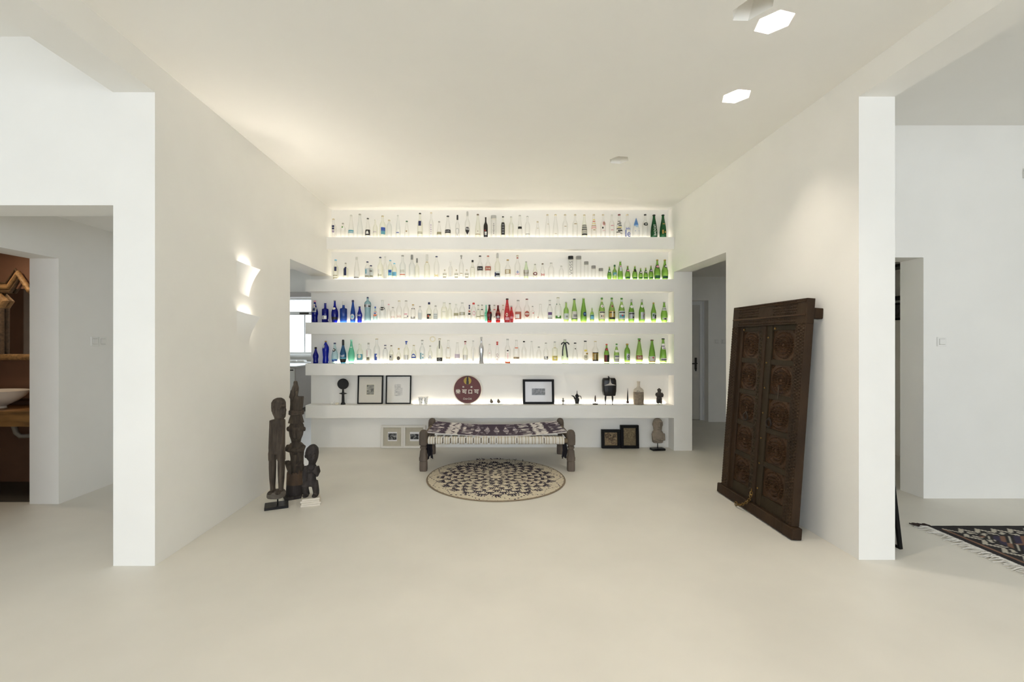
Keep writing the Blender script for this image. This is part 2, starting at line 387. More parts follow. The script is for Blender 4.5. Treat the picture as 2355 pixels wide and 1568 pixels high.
ST = {  # (height fraction, radius fraction)
 'wine': [(0,.90),(.02,1),(.56,1),(.63,.93),(.70,.68),(.76,.42),(.82,.36),(.955,.34),(.96,.40),(1,.40)],
 'cone': [(0,.92),(.03,1),(.25,1),(.48,.86),(.70,.58),(.84,.40),(.95,.34),(.955,.40),(1,.40)],
 'cyl': [(0,.95),(.02,1),(.86,1),(.88,.95),(1,.95)],
 'square': [(0,.92),(.02,1),(.66,1),(.70,.92),(.725,.42),(.76,.34),(.95,.32),(1,.36)],
 'perrier': [(0,.70),(.03,.78),(.15,.92),(.30,1),(.45,.94),(.60,.70),(.74,.44),(.86,.31),(.95,.27),(.955,.32),(1,.32)],
 'coke': [(0,.78),(.03,.86),(.10,.88),(.20,.80),(.30,.86),(.42,1),(.54,.94),(.68,.62),(.82,.40),(.95,.31),(.955,.37),(1,.37)],
 'jug': [(0,.88),(.03,.95),(.55,1),(.68,.92),(.78,.66),(.84,.36),(.95,.34),(.955,.40),(1,.40)],
 'flask': [(0,.95),(.03,1),(.12,.98),(.55,.46),(.68,.32),(.95,.28),(1,.32)],
 'tear': [(0,.60),(.03,.72),(.15,.93),(.30,1),(.45,.93),(.58,.72),(.66,.56),(.70,.5)],
 'flute': [(0,.88),(.03,.92),(.12,.88),(.28,.78),(.45,.88),(.62,1),(.74,.92),(.84,.60),(.92,.30),(1,.26)],
 'pel': [(0,.90),(.02,.97),(.06,1),(.44,1),(.56,.90),(.68,.66),(.80,.38),(.88,.30),(.96,.29),(1,.33)],
 'belly': [(0,.72),(.03,.78),(.18,.92),(.32,1),(.48,.96),(.60,.76),(.70,.46),(.78,.33),(.93,.27),(1,.30)],
 'waist': [(0,.96),(.02,1),(.20,.94),(.42,.84),(.58,.90),(.70,1),(.78,.96),(.84,.66),(.88,.30),(1,.27)],
 'diamond': [(0,.84),(.03,.90),(.25,.94),(.50,1),(.62,.82),(.78,.50),(.92,.32),(1,.32)]}
def rad(style, t):
    P = ST[style]
    for (a, ra), (b, rb) in zip(P, P[1:]):
        if t <= b: return ra + (rb - ra) * (t - a) / max(1e-6, b - a)
    return P[-1][1]
# x[f|r] top width style glass cap[:height] | label: colour y0 y1 width [dx] [oval|shield|arch] | text: #WORD colour y0 y1 [v] [dx]
ROWS = ["""
767 503 12.6 wine clear tan|navy 519 524 5 1|navy 525 529 5 1|lilac 531 536 5 1
788.7 513 11.5 jug clear grey|white 520 533 9 0 oval|green 521 525 3 0
807.6 494 13 cone clear pale|teal 530 534 12|teal 535 537 12
827.7 492 13.5 cone frost grey
846 501.6 12 cone clear black|black 529 542 11|white 532 539 6 0 arch
863 505 10 wine yel pale|#~3 lilac 532 536
880 496 13.5 wine yel tan|blue 524 532 9 2|teal 532 540 9 2
895 505.6 12.5 jug frost tan
915.4 494.7 11 cone frost pale|white 529 537 8|blue 535 537 6
935.5 508 11 cone clear darkgreen|tan 531 535 4 0 shield
966 490 12 wine yel black|navy 509 520.5 6|khaki 534 535.5 11|khaki 537 538.5 11
991.7 488.4 10 wine clear tan|#~5 lilac 516 541 v
1010 509 11 cone clear grey|khaki 534 540 10
1030 496.4 13.5 cone clear black|black 529 537 13|#~6 silver 531 535
1052 494.5 10 wine clear black:11|grey 526 543 7 0 shield|white 527 541.5 5.6 0 shield
1075 486.5 12 wine clear silver:10|black 523.5 541 8.5 0 shield|#46 white 525 530.5
1099 492.6 13 cone yel brown|brown 532 534 2 0 oval|tan 539 540.5 11
1117 500 10 wine black none|white 534 541 4.8|black 537 537.8 4.8|red 529 533 2 -1.4 oval
1135.3 496 12.6 cyl clear silver:7|#~7 grey 514 540 v
1156.7 497.6 11 wine yel black|black 512 541 8|#++++ silver 516 538 v
1175.4 498 11 wine yel silver|white 512 541 4
1195.5 494.7 12 cone clear silver|black 522 527.5 8.5
1213 497 11.5 wine clear silver|grey 538.5 540 10
1236.4 509 11 cone clear tan|tan 525 526 4
1259 493 12 cone clear tan|tan 515.5 517 3 1
1277.6 493 13 cone clear tan|tan 538 539 5
1299.6 493 12 wine clear tan|tan 521 522.5 5
1322.7 493 12 wine clear tan|tan 515 517 6
1343.8 493.5 12.5 cone yel tan|black 518 520 10|black 521.5 523 10.5|black 524 526 11|black 527.5 530 12|black 531.5 532.5 12|black 534 535 12|black 536.5 537.5 12|black 538.5 542 12
1365.5 493 12.5 cone clear tan|yellow 505 507 5|orange 509 511 6|yellow 514 515.5 8|gold 519 520.5 11|pink 522 523.5 11|orange 525 526 12|tan 529 531 5
1387 493 12 wine clear tan|pink 510 520 7 1 oval|tan 511 518 3 1 oval|black 523 527 3 -2|pink 531 532 6 1
1407 493 12 wine clear pale|pink 519 521 7|pink 529 531 6
1424 493 14 cone clear maroon|black 509 510.5 5 -1|black 512 513.5 6 1|black 515 517 8 -1|black 519 521 8 1|yellow 523 525 10|black 526 528 9 -2|black 530 533 11 1|black 534 536 8 -3|grey 537 539 6 3
1442.5 493 14.5 wine clear tan|#~7 blue 524 530|#le blue 530 546
1463 501 17 tear clear none|skyblue 522 523.5 6|blue 532 533 2 -4|blue 532 533 2 4
1483.7 493 13 wine clear black|black 513 520.5 10 0 oval|white 515.5 518 5 0 oval
1504 493.7 15 cone dgreen black|#BADOIT white 517 543 v
1524.7 493.7 15 cone dgreen black|gold 515 517 5|#~2 gold 530 539
""", """
772 597 12 wine yel skyblue|navy 614 624 5 1|khaki 633 635 10|khaki 639 641 10
795 604.6 11 square yel grey|navy 614 634 6
820.5 591 13 cone clear pale:6|white 624 640 11|grey 637.5 640 11
845f 601.4 12 jug clear navy|pale 617 638 11|teal 620 630 3 -2|khaki 634 637 9
853r 610 12 jug clear navy|pale 617 638 12|grey 622 626 8|khaki 634 637 10
874.6 591 12 wine yel navy|white 620 632 6 -3|#~3 khaki 630 636
886r 590 9 wine clear pale|white 620 641 8
897.6f 598 11 jug yel skyblue|skyblue 621 634 8|blue 622 627 6
907r 605 11 jug yel skyblue|skyblue 626 635 10
926 587 13.5 wine frost grey|#~5 khaki 621 624|#~5 khaki 624.5 627.5|orange 631 633 12
947.5 586 14 wine frost grey:11
959 594 10 wine yel grey:10
982 585 13 wine yel pale:14|gold 602.5 604 6
1004 589 12 jug clear navy|#~4 yellow 631 637
1022.8f 620 9 square clear tan|khaki 630 632 8|khaki 636.5 639 7
1036r 599 10 wine clear white|white 606 636 5
1049.6f 620 9 square clear tan|khaki 630 632 8|khaki 636.5 639 7
1061r 587 11 wine clear grey:3|grey 590.5 596 2|tan 628.5 630 6
1073.5f 620 9 square clear tan|khaki 630 632 8|khaki 636.5 639 7
1086.8 598 11 wine yel black:5|grey 615 616 6
1104 588 13 wine clear black|black 613 622.5 13|#~4 silver 616 620
1122.4 588 13 wine clear rust|rust 613 622.5 13|#~4 cream 616 620
1144 582 13 wine yel silver:11|pale 625 638 13|black 629 634 10|navy 627 636 3 -5
1167.8 597 13 wine clear gold|tan 620 630 13|cream 621 629 7 -1
1190 587 13 wine clear tan|rust 592 595 4|#+ blue 623 630|#~5 pink 629 633
1210 601 11.5 coke palegreen silver|brown 621 635 11|paper 621 635 8|#~5 khaki 626 631
1230.5 607 11 coke yel grey|maroon 626 634 9.5 0 oval|white 628 632 5 0 oval
1247.8 605.7 11 coke clear brown|#~4 red 629 635
1267.6 604 13.5 jug clear silver
1291 611 11 jug clear silver
1312.5 589 12 cyl clear black:7|#VOSS grey 601 633 v
1330.7 589 12 cyl clear grey:7
1348.3 601.5 10 cyl clear grey:7
1365 611 10 cyl clear grey:7
1382 617 10 cyl clear grey:7
1401.5 613 10 perrier green tan|darkgreen 620 628 6|pale 622 626 4 0 oval|green 630 634 8
1413.5r 609 10 wine lime darkgreen:4|teal 627 634 8|pale 631 634 4
1426.5f 600 12 cone green pale|pale 611 624 5|red 612 614 3
1443.5 611 12 perrier green tan|black 619 626 7 0 oval|pink 620.5 624.5 5 0 oval|darkgreen 637 641 9
1460 611 12 perrier green tan|black 619 626 7 0 oval|lime 0 0 0|yellow 621 623 3 -4|darkgreen 638 641 9
1473.3f 616 10 perrier green tan|black 623 630 7 0 oval|white 625 628 4 0 oval|darkgreen 638 641 7
1485r 615 10.5 perrier green tan|black 622 629 6 0 oval|pale 624 627 4 0 oval|darkgreen 638 641 9
1497f 610.5 11 perrier green tan|black 619 626 7 0 oval|lilac 620.5 624.5 5 0 oval|darkgreen 638 641 8
1511.5f 597 14.5 perrier green gold|black 609 618 9 0 oval|pink 611 616 7 0 oval|darkgreen 634 641 12
1529 597 15 perrier green gold|black 609 617 8 1 oval|pale 611 615 5 1 oval|darkgreen 635 641 12
""", """
724 691 14.6 coke cobalt pink:4|pale 699 707 4|silver 707 718 10|navy 709 715 5|pink 701 705 2
748 697 14.6 square cobalt none|white 726 734 10|silver 727 733 3 -2
770 690.5 15.5 belly cobalt grey:2|cream 707 712.5 8 -1 oval|black 729 735 14
790 692.5 16 square mid pale:9
811.6 690 12 cone mid navy:5|pale 722 735 9 0 oval|skyblue 726 731 5 0 oval
827 704.5 12 coke cobalt navy|#~4 silver 722 728
845.6 683 15.5 waist steel navy:3|silver 700 707 14|black 701 706 3 -5|black 703 706 4 5
863 705 10 perrier ice blue:4|orange 716 728 9 0 oval|white 717.2 726.8 7.6 0 oval|blue 719 722 5|orange 723 726 6
879.7 690 14 wine frost pale|black 706 714 11 0 oval|#~3 white 708 712
894r 699 9.5 wine clear pink
903.6f 706 11 jug clear grey|#Coca-Cola rust 726 731
918 691 13 wine clear tan|#Coca-Cola rust 724 730
934 691 13 wine clear grey:2|pink 721 724 7|navy 726 729 2 4|grey 730 731.5 9
950 700 11.5 jug clear gold|black 709 711 3 -2|black 709 711 3 3|grey 728 733 10|white 728 731 5 0 oval
966 704 10 jug frost grey|pale 719 735 8
986.8 695 12 wine yel navy:5|black 722 733.5 9|orange 725 729 3 -1|cream 726 733 4 3
1001.8 702.6 11 jug clear grey|pale 721 734 9|grey 723 724 8|grey 727 728 8|grey 731 732 8
1021.5 695 15 jug yel pale|cream 708 709 12|grey 717 717.8 8
1034.6 697 10 wine yel grey
1049r 699 11 jug clear pale|khaki 720 726 11
1063f 695.6 14 jug clear silver|khaki 718 725 12|paper 719 724 7
1079.5r 701 8 coke clear navy:4|rust 714 718 4|black 720 724 5|navy 706 711 3
1089.2f 696 13 jug clear red:4|pink 715 726 6 1 oval|white 717 724 4 1 oval
1100r 701 10 wine yel grey|grey 711 712.5 5|khaki 727 729 8
1108.5f 700.7 10 wine yel grey|black 711 713 6|khaki 725 728 8
1118r 701 8 coke mint mint:4|mint 708 738 4 -2
1125.5f 700.7 12 coke coke black:3|black 705 716 4 2|black 722 736 5 4|maroon 722 728 5 -3|silver 714 717 3 3
1137r 701 10 wine clear grey|red 711 713 5|black 728 730 2
1145.3f 702 12 coke coke maroon:3|rust 716 717 8|rust 719 720 9|silver 727 731 8|#~4 pink 732 736
1157r 701 10 wine clear tan|tan 711.5 713 4
1166.4f 686.4 14.5 cone red black:3|rust 702 703 6|rust 708 709 7|cream 720 728 5 -1 oval|red 722 726 3 -1 oval|pink 730 736 9
1176.2r 703 11 coke red silver:3|rust 712 714 5|pink 728 733 6
1191.6 690 15 wine clear grey|rust 717 734 14|white 723 732 9 -2
1211.7 687 13.5 wine clear maroon|rust 715 729.5 11 0 oval|white 721 723 9
1225f 703.7 9.5 square clear grey|red 719 721 3 1
1243 699 17 flask clear pale|red 699.5 701 5|rust 728 731 2 -6
1264.4 690 12 wine clear silver|grey 700 702 7|purple 718 724.5 9|pale 725 731 9|grey 731 733 10
1283.4 683.6 15 wine clear khaki|darkgreen 698 701 3 -4|darkgreen 698 701 3 4|green 726 732.5 13|white 725 730 5 0 oval
1302 694 11.5 wine lime silver|pale 721 735 10|grey 726 730 5 1
1320.8 687 14 cone lime navy|paper 716 733 13|grey 723 729 8 1|navy 732 733.5 13
1342 684.5 14 cone green pale|navy 717 728 8.5 2 oval|skyblue 721 723 5 2
1361.5 707 9.5 pel lime pale|silver 713.5 717 4 0 oval|skyblue 724 734 8|darkgreen 725 727 8
1384 684.5 14.5 pel lime green:3|cream 690 694 4|white 701 708 7 0 oval|rust 703 706 1.5|cream 716 734 13.5|black 717 719.5 12|black 725 729 2 -2|red 726 728 2 2
1407 684.5 14.5 pel lime green:3|silver 690 694 4|tan 701 708 6 0 oval|maroon 702.5 706.5 3 0 oval|gold 715 730 14|black 718 720 13|cream 716 729 3|black 730 734 13
1429.5 685 14.5 pel lime green:3|pale 690 694 4|white 701 708 7 0 oval|pale 715 734 14|black 717.5 720 13|teal 724 731 12|red 724 727.5 3.5
1452 688 13 pel green silver:7|white 702 709 7 0 oval|silver 718 733 12.5|black 720 722.5 12|black 728 732 3 3
1476 688 13.5 pel green silver:7|white 701 708 6 0 oval|silver 718 734 10 1|grey 724 730 3 2|rust 722 725 2 4
1503 695.6 12 diamond green gold:3|silver 720 733 9|black 724 732 4 3|darkgreen 722 728 3 -2
1527.4 694 15 perrier green silver:2|pale 707 714.5 12|grey 709.5 711.5 9|silver 731 735.5 12|black 732 735 5
""", """
726 798 13 coke cobalt black:4
749 783.6 15 flute bright gold:3|silver 792 801 6 -3 oval|pale 794 799 3 -3 oval
770 788 15 perrier ice navy:3|black 801 808.5 8 -1 oval|white 803 806 4 -1 oval|skyblue 825 828 13|blue 827 831 6 -2|blue 826 830 5 4
789 781 15 perrier denim black:13|black 825 834 13.5|#~5 silver 815 821|teal 822 825 14
808 781 15 perrier mint mint:4|white 797.5 799 5
828 789.6 14 wine yel pale|teal 814 827.5 13|cream 814.5 823.5 7.5 0 oval
847.6 788 11.5 square frost grey:4|pink 805 819 1.5 -2|khaki 821 828.5 7|black 822 824 5
866.6 778.5 14 wine frost tan|blue 813 828 6 -1|white 816 820 2 1
886 793 12 jug frost navy:2|navy 800 801.5 5
900 794 10 wine yel brown|khaki 815 829 8|paper 816 828 7|black 818 822 3 -1
917 800.5 9.5 wine yel gold:3|brown 819 828 7 0 oval|black 821 826 4 0 oval|grey 822.5 824.5 2 0 oval
934.5 784 12 wine yel blue:3|blue 787 792 2.5|silver 816 827 2 -4|silver 816 827 3 0|silver 816 827 2 4
951.7 793 11.5 wine yel tan|blue 813 823 10.5 0 arch|white 816 820 7 0 arch|blue 821.5 823 10.5
971 781.6 12.5 wine frost grey|black 790 791.5 2|#~2 teal 811 817|#~2 teal 817 826
989.4 794.6 9.5 wine yel grey|blue 818 819.5 3|#~4 blue 820.5 824
1011 778 13.5 wine yel tan|black 783 801.5 2|black 822 830.5 13|grey 823.5 829 6 0 oval|black 824.5 828 4 0 oval
1031 781.6 12 wine clear pale|tan 799 800.5 5|#~4 tan 820 825
1051.7 787 12 cone clear pale|lilac 814 823 3 -4|lilac 814 823 3|lilac 814 823 3 4
1070 784 12 wine yel maroon:3|pink 788 792 3|silver 816 828 2 -4|silver 816 828 2.5 0|silver 816 828 2 4
1088 783 10 wine clear silver|white 800 830 4
1107 774.6 11.5 wine metal silver:5|grey 811 834 1.5 -1|grey 811 834 1.5 2
1126 791 9.5 wine clear pale|pink 811 812.5 3
1143.6 785.5 11 cone clear red:3|red 789 793.5 4|#ЯUO maroon 813 830 v
1167.4 779 13 wine clear silver:3|black 804.5 807.5 4|#~5 pink 811 825 v|orange 831 836 12.5
1187.5 781.6 14 wine clear pale|orange 798.8 800.8 7|tan 820.5 824.5 13|brown 822 824 6 3
1205 784 11 wine clear black:3
1222.8 784 10 cone clear pale
1239.4 797 11 jug clear grey
1255.5 788 11 wine clear grey|grey 819 826.5 9|white 819 825 5|black 819 823 2 2
1276 785 12.5 square yel silver:3|gold 799 800 5|yellow 818 829 12|khaki 818.5 820 9|cream 822 826 6
1299 780 15 cone palegreen silver:3
1322.6 787.8 13 cone clear black:2.5|black 800.5 803 2.5
1346 783.4 14 cone clear black:2.5|yellow 804 808 6|gold 811 815 5 3|cream 815 829 10 0 oval|khaki 817 820 7|khaki 821 823 6
1369 784 14 wine clear tan:2.5|gold 810 830 13.5|black 810 812 13|khaki 814 827 3 -2|black 814 828 2 2|black 827 830 13
1395 790.7 12 pel green red:3|maroon 800 806 6|red 802 805 3|maroon 816 832 11.5|black 816 832 6 3
1418 790 12 pel lime green:3|pale 793 797 4|white 804.5 810 8|paper 817 832 11|navy 818 820 10|grey 826 828 10
1442.4 790 13 jug green gold:3|silver 813 828 8 1|black 816.5 823 5 1 oval|pale 818 821.5 2 1 oval
1470 778 15 cone lime green:3|maroon 782 785 4|rust 817 826.5 14|maroon 817 818 14|#~7 cream 819 825
1499.5 781 15 cone green maroon:2|paper 819 831.5 14|red 820.5 824.5 3.5 0 shield|rust 830 831.8 14
1525 778 15 cone green black:2.5|white 790 803 8|purple 795 797 6 -1|lilac 799 802 6 1|paper 823 829.5 14|navy 826 828 12
"""]
ORD = lambda n: '%d%s' % (n, 'th' if 10 <= n % 100 <= 20 else {1: 'st', 2: 'nd', 3: 'rd'}.get(n % 10, 'th'))
def patch(mb, style, bh, R, z0, z1, w, dx, shape, lift):
    """a label wrapped on the bottle: a piece of its surface of revolution, lifted off the glass"""
    nz, na = (11 if shape in ('oval', 'arch') else 5), 8; vs = []; fs = []
    for i in range(nz):
        t = i / (nz - 1); z = z0 + (z1 - z0) * t; r = R * rad(style, min(1, max(0, z / bh))) + lift
        k = 1.0
        if shape == 'oval': k = max(0.08, math.sqrt(max(0, 1 - (2 * t - 1) ** 2)))
        elif shape == 'shield': k = max(0.06, min(1, t * 2.2)) * (1 if t < 0.9 else 0.7)
        elif shape == 'arch': k = max(0.15, math.sqrt(max(0, 1 - t * t)))
        hw = min(w / 2 * k, r * 0.985)
        for j in range(na):
            xx = max(-r * 0.985, min(r * 0.985, dx + hw * (2 * j / (na - 1) - 1)))
            a = math.asin(xx / r); vs.append((r * math.sin(a), -r * math.cos(a), z))
    for i in range(nz - 1):
        for j in range(na - 1): fs.append((i*na+j, i*na+j+1, (i+1)*na+j+1, (i+1)*na+j))
    mb.add(vs, fs)
def wrap_text(mb, s, style, bh, R, z0, z1, vert, dx, lift):
    if s[0] == '~':      # lettering too small to read: a row of worn marks
        n = int(s[1:]); L = z1 - z0
        for i in range(n):
            if vert: patch(mb, style, bh, R, z0 + L * (i + 0.15) / n, z0 + L * (i + 0.7) / n, R * (0.35 + 0.25 * ((i * 7) % 3) / 2), dx, 'rect', lift)
            else:
                ww = R * 1.4 / n
                patch(mb, style, bh, R, z0 + L * 0.1 * ((i * 5) % 3), z1 - L * 0.12 * ((i * 3) % 4), ww * 0.62, dx + ww * (i - (n - 1) / 2), 'rect', lift)
        return
    vs, fs = text_polys(s)
    if not vs: return
    X0 = min(v[0] for v in vs); X1 = max(v[0] for v in vs); Y0 = min(v[1] for v in vs); Y1 = max(v[1] for v in vs)
    out = []
    for x, y, _ in vs:
        if vert:
            k = (z1 - z0) / (X1 - X0); kk = min(k, R * 0.95 / (Y1 - Y0))
            lx, lz = dx - (y - (Y0 + Y1) / 2) * max(kk, k * 0.75), z0 + (x - X0) * k
        else:
            k = (z1 - z0) / (Y1 - Y0); kx = min(k, R * 1.55 / (X1 - X0))
            lx, lz = dx + (x - (X0 + X1) / 2) * kx, z0 + (y - Y0) * k
        r = R * rad(style, min(1, max(0, lz / bh))) + lift
        lx = max(-r * 0.98, min(r * 0.98, lx)); a = math.asin(lx / r)
        out.append((r * math.sin(a), -r * math.cos(a), lz))
    mb.add(out, fs)
CAPW = {}
for ri, row in enumerate(ROWS):
    items = [l for l in row.strip().split('\n') if l.strip()]
    for k, line in enumerate(items):
        segs = line.split('|'); h = segs[0].split()
        xs = h[0]; yc = 6.085
        if xs[-1] == 'f': yc = 6.050; xs = xs[:-1]
        elif xs[-1] == 'r': yc = 6.122; xs = xs[:-1]
        x, top, w, style, gk, cap = float(xs), float(h[1]), float(h[2]), h[3], h[4], h[5]
        sc = yc / FPX; R = w / 2 * sc; base = SH[ri][0]
        HH = EYE + (HY - top) * sc - base
        Z = lambda y: EYE + (HY - y) * sc - base
        cw, ch = (cap.split(':') + ['2.2'])[:2]; ch = float(ch) * sc
        gm, gword = GL[gk]
        labs = []; texts = []; main = None
        for sgm in segs[1:]:
            q = sgm.split()
            if q[0].startswith('#'): texts.append(q)
            elif q[0] in PAL and float(q[2]) > 0:
                labs.append(q)
                ar = (float(q[2]) - float(q[1])) * float(q[3])
                if main is None or ar > main[0]: main = (ar, q[0])
        nm = WORD.get(cw, cw)
        lab = gword + (' glass bottle' if gk == 'clear' and not main else ' bottle')
        if main and main[0] > 18: lab += ' with %s label' % WORD.get(main[1], main[1]) + (' and %s cap' % nm if cw != 'none' and cw in ('black','navy','red','maroon','grey','gold','skyblue','rust','silver','green') else '')
        elif cw != 'none': lab += ' with %s %s' % (nm, 'stopper' if ch > 0.05 else 'cap')
        else: lab += ' without cap'
        if gk == 'clear' and style == 'tear': lab = 'drop-shaped clear bottle with pointed blue cap'
        if ri == 3 and abs(x - 1299) < 1: lab = 'pale green bottle tied with a black ribbon bow'
        lab += ', %s from left on %s shelf' % (ORD(k + 1), SHN[ri])
        root = thing('glass_bottle' if gk not in ('metal',) else 'metal_bottle', lab, 'bottle', ((x - HX) * sc, yc, base + 0.0005), group='bottles on the %s shelf' % SHN[ri])
        tall = style == 'tear'
        bh = HH if not tall else HH / 1.0
        body_top = bh - (0 if cw == 'none' or tall else ch * 0.35)
        prof = [(0.0, R * ST[style][0][1] * 0.7)] + [(t * body_top, r * R) for t, r in ST[style]]
        b = MB(); b.loft([(z, 0, 0, r, r) for z, r in prof], 18)
        b.build('bottle_body', gm, root, smooth=True, angle=50)
        if tall:
            MB().lathe([(R * 0.62, bh * 0.64), (R * 0.52, bh * 0.72), (R * 0.28, bh * 0.86), (R * 0.03, bh)], 14).build('cap', mat('cone_cap', '#4a78b0', 0.4), root, smooth=True)
        elif cw != 'none':
            cr = R * ST[style][-1][1] * 1.1
            if style == 'cyl': cr = R * (1.02 if ch > 0.03 else 0.5)
            long = ch > 0.035 and style != 'cyl'
            z1 = bh; z0 = bh - ch
            if long: cr = max(cr * 0.95, R * 0.36)
            p = [(cr, z0), (cr, z0 + ch * 0.75), (cr * (0.96 if style == 'cyl' else 0.84), z1)]
            CL = {'tan': '#c2b698', 'grey': '#9d9b93', 'silver': '#b9b8b2', 'pale': '#d6d5cc', 'khaki': '#bbb6a0'}
            cm = mat('cap_' + cw, CL[cw], 0.5, var=.03) if cw in CL and not (cw == 'grey' and (long or style == 'cyl')) else pm(cw)
            MB().lathe(p, 14).build('cap', cm, root, smooth=True)
        for n, q in enumerate(labs):
            y0, y1, lw = float(q[1]), float(q[2]), float(q[3]); dx = float(q[4]) if len(q) > 4 and q[4].lstrip('-').replace('.', '').isdigit() else 0.0
            shp = q[-1] if q[-1] in ('oval', 'shield', 'arch') else 'rect'
            z0, z1 = max(0.004, Z(y1)), Z(y0)
            if z1 - z0 < 0.002: z1 = z0 + 0.004
            m = MB(); patch(m, style, body_top, R, z0, z1, lw * sc, dx * sc, shp, 0.0009 + 0.0005 * n)
            m.build('label', pm(q[0]), root, smooth=True, angle=60)
        for q in texts:
            y0, y1 = float(q[2]), float(q[3]); v = len(q) > 4 and q[4] == 'v'
            m = MB(); wrap_text(m, q[0][1:], style, body_top, R, max(0.004, Z(y1)), Z(y0), v, 0, 0.0030)
            m.build('lettering', pm(q[1]), root)
        if ri == 3 and abs(x - 1299) < 1:      # the black ribbon bow
            rb = MB(); zz = Z(789)
            for sx in (-1, 1):
                rb.tube([(0, -0.02, zz), (sx * 0.022, -0.03, zz + 0.012), (sx * 0.047, -0.03, zz - 0.006), (sx * 0.05, -0.032, zz - 0.02)], [0.006, 0.008, 0.009, 0.008], 6)
            def ribbon(P, w):
                vs = []; fs = []
                for i, (a, b_, c_) in enumerate(P): vs += [(a - w, b_, c_), (a + w, b_, c_), (a - w, b_ + 0.002, c_), (a + w, b_ + 0.002, c_)]
                for i in range(len(P) - 1):
                    o = i * 4; fs += [(o, o+1, o+5, o+4), (o+2, o+6, o+7, o+3), (o, o+4, o+6, o+2), (o+1, o+3, o+7, o+5)]
                rb.add(vs, fs)
            ribbon([(-0.01, -0.03, zz), (-0.03, -0.04, zz - 0.05), (-0.038, -0.047, zz - 0.11), (-0.037, -0.05, zz - 0.17)], 0.008)
            ribbon([(0.004, -0.03, zz), (0.012, -0.042, zz - 0.06), (0.018, -0.05, zz - 0.12), (0.026, -0.053, zz - 0.19)], 0.009)
            rb.ball((0, -0.028, zz), (0.012, 0.01, 0.01), 8, 5)
            o = rb.build('ribbon_bow', mat('black_ribbon', '#14141c', 0.5), root, smooth=True); o['label'] = 'black ribbon bow'
# round fitting on the niche wall behind the fourth shelf's bottles
t = thing('wall_lamp', 'small round cream fitting on wall above fourth-shelf bottles', 'lamp', px(995, 779.7, YB))
MB().torus((0, -0.008, 0), 0.034, 0.008, 'y', 24, 8).build('ring', pm('cream'), t, smooth=True)
MB().add([(0.036 * math.cos(2*PI*k/24), -0.006 if z else -0.001, 0.036 * math.sin(2*PI*k/24)) for z in (0, 1) for k in range(24)],
         [tuple(range(24)), tuple(range(24, 48))] + [(k, (k+1) % 24, 24 + (k+1) % 24, 24 + k) for k in range(24)]).build('lens', pm('white'), t)
# ------------------------------------------------------------------ ceiling lights, sconces, switches
BULB = emitter('recessed_lamp_glow', (1.0, 0.885, 0.755), 940.0)
HOUS = mat('lamp_housing', '#f2efe8', 0.6, var=0.01)
hl = ['half-hidden unlit hexagonal ceiling recess at the upper photo edge', 'lit hexagonal recessed ceiling light nearest the upper photo edge',
      'lit hexagonal recessed ceiling light above the carved door', 'unlit hexagonal ceiling recess nearest the bottle shelves',
      'added lit hexagonal ceiling light over the left side, out of frame', 'added unseen lit hexagonal ceiling light just ahead of the viewer', 'added lit hexagonal ceiling light behind the viewer to the right', 'added lit hexagonal ceiling light behind the viewer to the left', 'added unseen lit hexagonal ceiling light nearest the glazed wall']
for i, (poly, on) in enumerate(HEX):
    cx = sum(p[0] for p in poly) / 6; cy = sum(p[1] for p in poly) / 6
    t = thing('recessed_light', hl[i], 'ceiling light', (cx, cy, H), group='hexagonal ceiling recesses')
    P = [(a - cx, b - cy) for a, b in poly]; d = 0.14; k = 0.55 if on else 0.8
    if not on: off = (0.03, -0.02)
    else: off = (0, 0)
    vs = [(a, b, 0) for a, b in P] + [(a * k + off[0], b * k + off[1], d) for a, b in P]
    MB().add(vs, [(j, (j+1) % 6, 6 + (j+1) % 6, 6 + j) for j in range(6)] + [tuple(range(6, 12))]).build('housing', HOUS, t)
    lp = MB().lathe([(0.032, d - 0.016), (0.034, d - 0.004)], 16, off[0], off[1])
    lp.build('lamp', BULB if on else mat('unlit_lamp', '#d8d4c8', 0.4), t)

def sconce(zt, label):
    t = thing('wall_sconce', label, 'wall lamp', (XL, 3.86, zt - 0.31), group='plaster sconces on the left wall')
    nu, nv = 10, 12; vs = []; fs = []
    def pt(u, v, dp):
        top = 0.31 - 0.05 * u
        uu = u * (0.185 + 0.02 * (1 - v))
        return (-0.005 + 0.115 * (u ** 1.1) * (v ** 1.8) + dp, uu, top * v)
    for layer in (0, 0.004):
        for i in range(nu + 1):
            for j in range(nv + 1): vs.append(pt(i / nu, j / nv, layer))
    n1 = (nu + 1) * (nv + 1)
    for i in range(nu):
        for j in range(nv):
            a = i * (nv + 1) + j; fs.append((a, a + 1, a + nv + 2, a + nv + 1)); fs.append((n1 + a, n1 + a + nv + 1, n1 + a + nv + 2, n1 + a + 1))
    for i in range(nu):
        a = i * (nv + 1) + nv; fs.append((a, a + nv + 1, n1 + a + nv + 1, n1 + a))
    for j in range(nv):
        a = nu * (nv + 1) + j; fs.append((a, n1 + a, n1 + a + 1, a + 1))
    MB().add(vs, fs).build('plaster_shade', PLASTER, t, smooth=True, angle=30)
    MB().box(0.001, 0.008, 0.06, 0.17, 0.232, 0.242).build('lamp_strip', emitter('sconce_glow', (1.0, 0.90, 0.78), 1150.0), t)
sconce(2.144, 'upper curled white plaster sconce on the left wall')
sconce(1.717, 'lower curled white plaster sconce on the left wall')

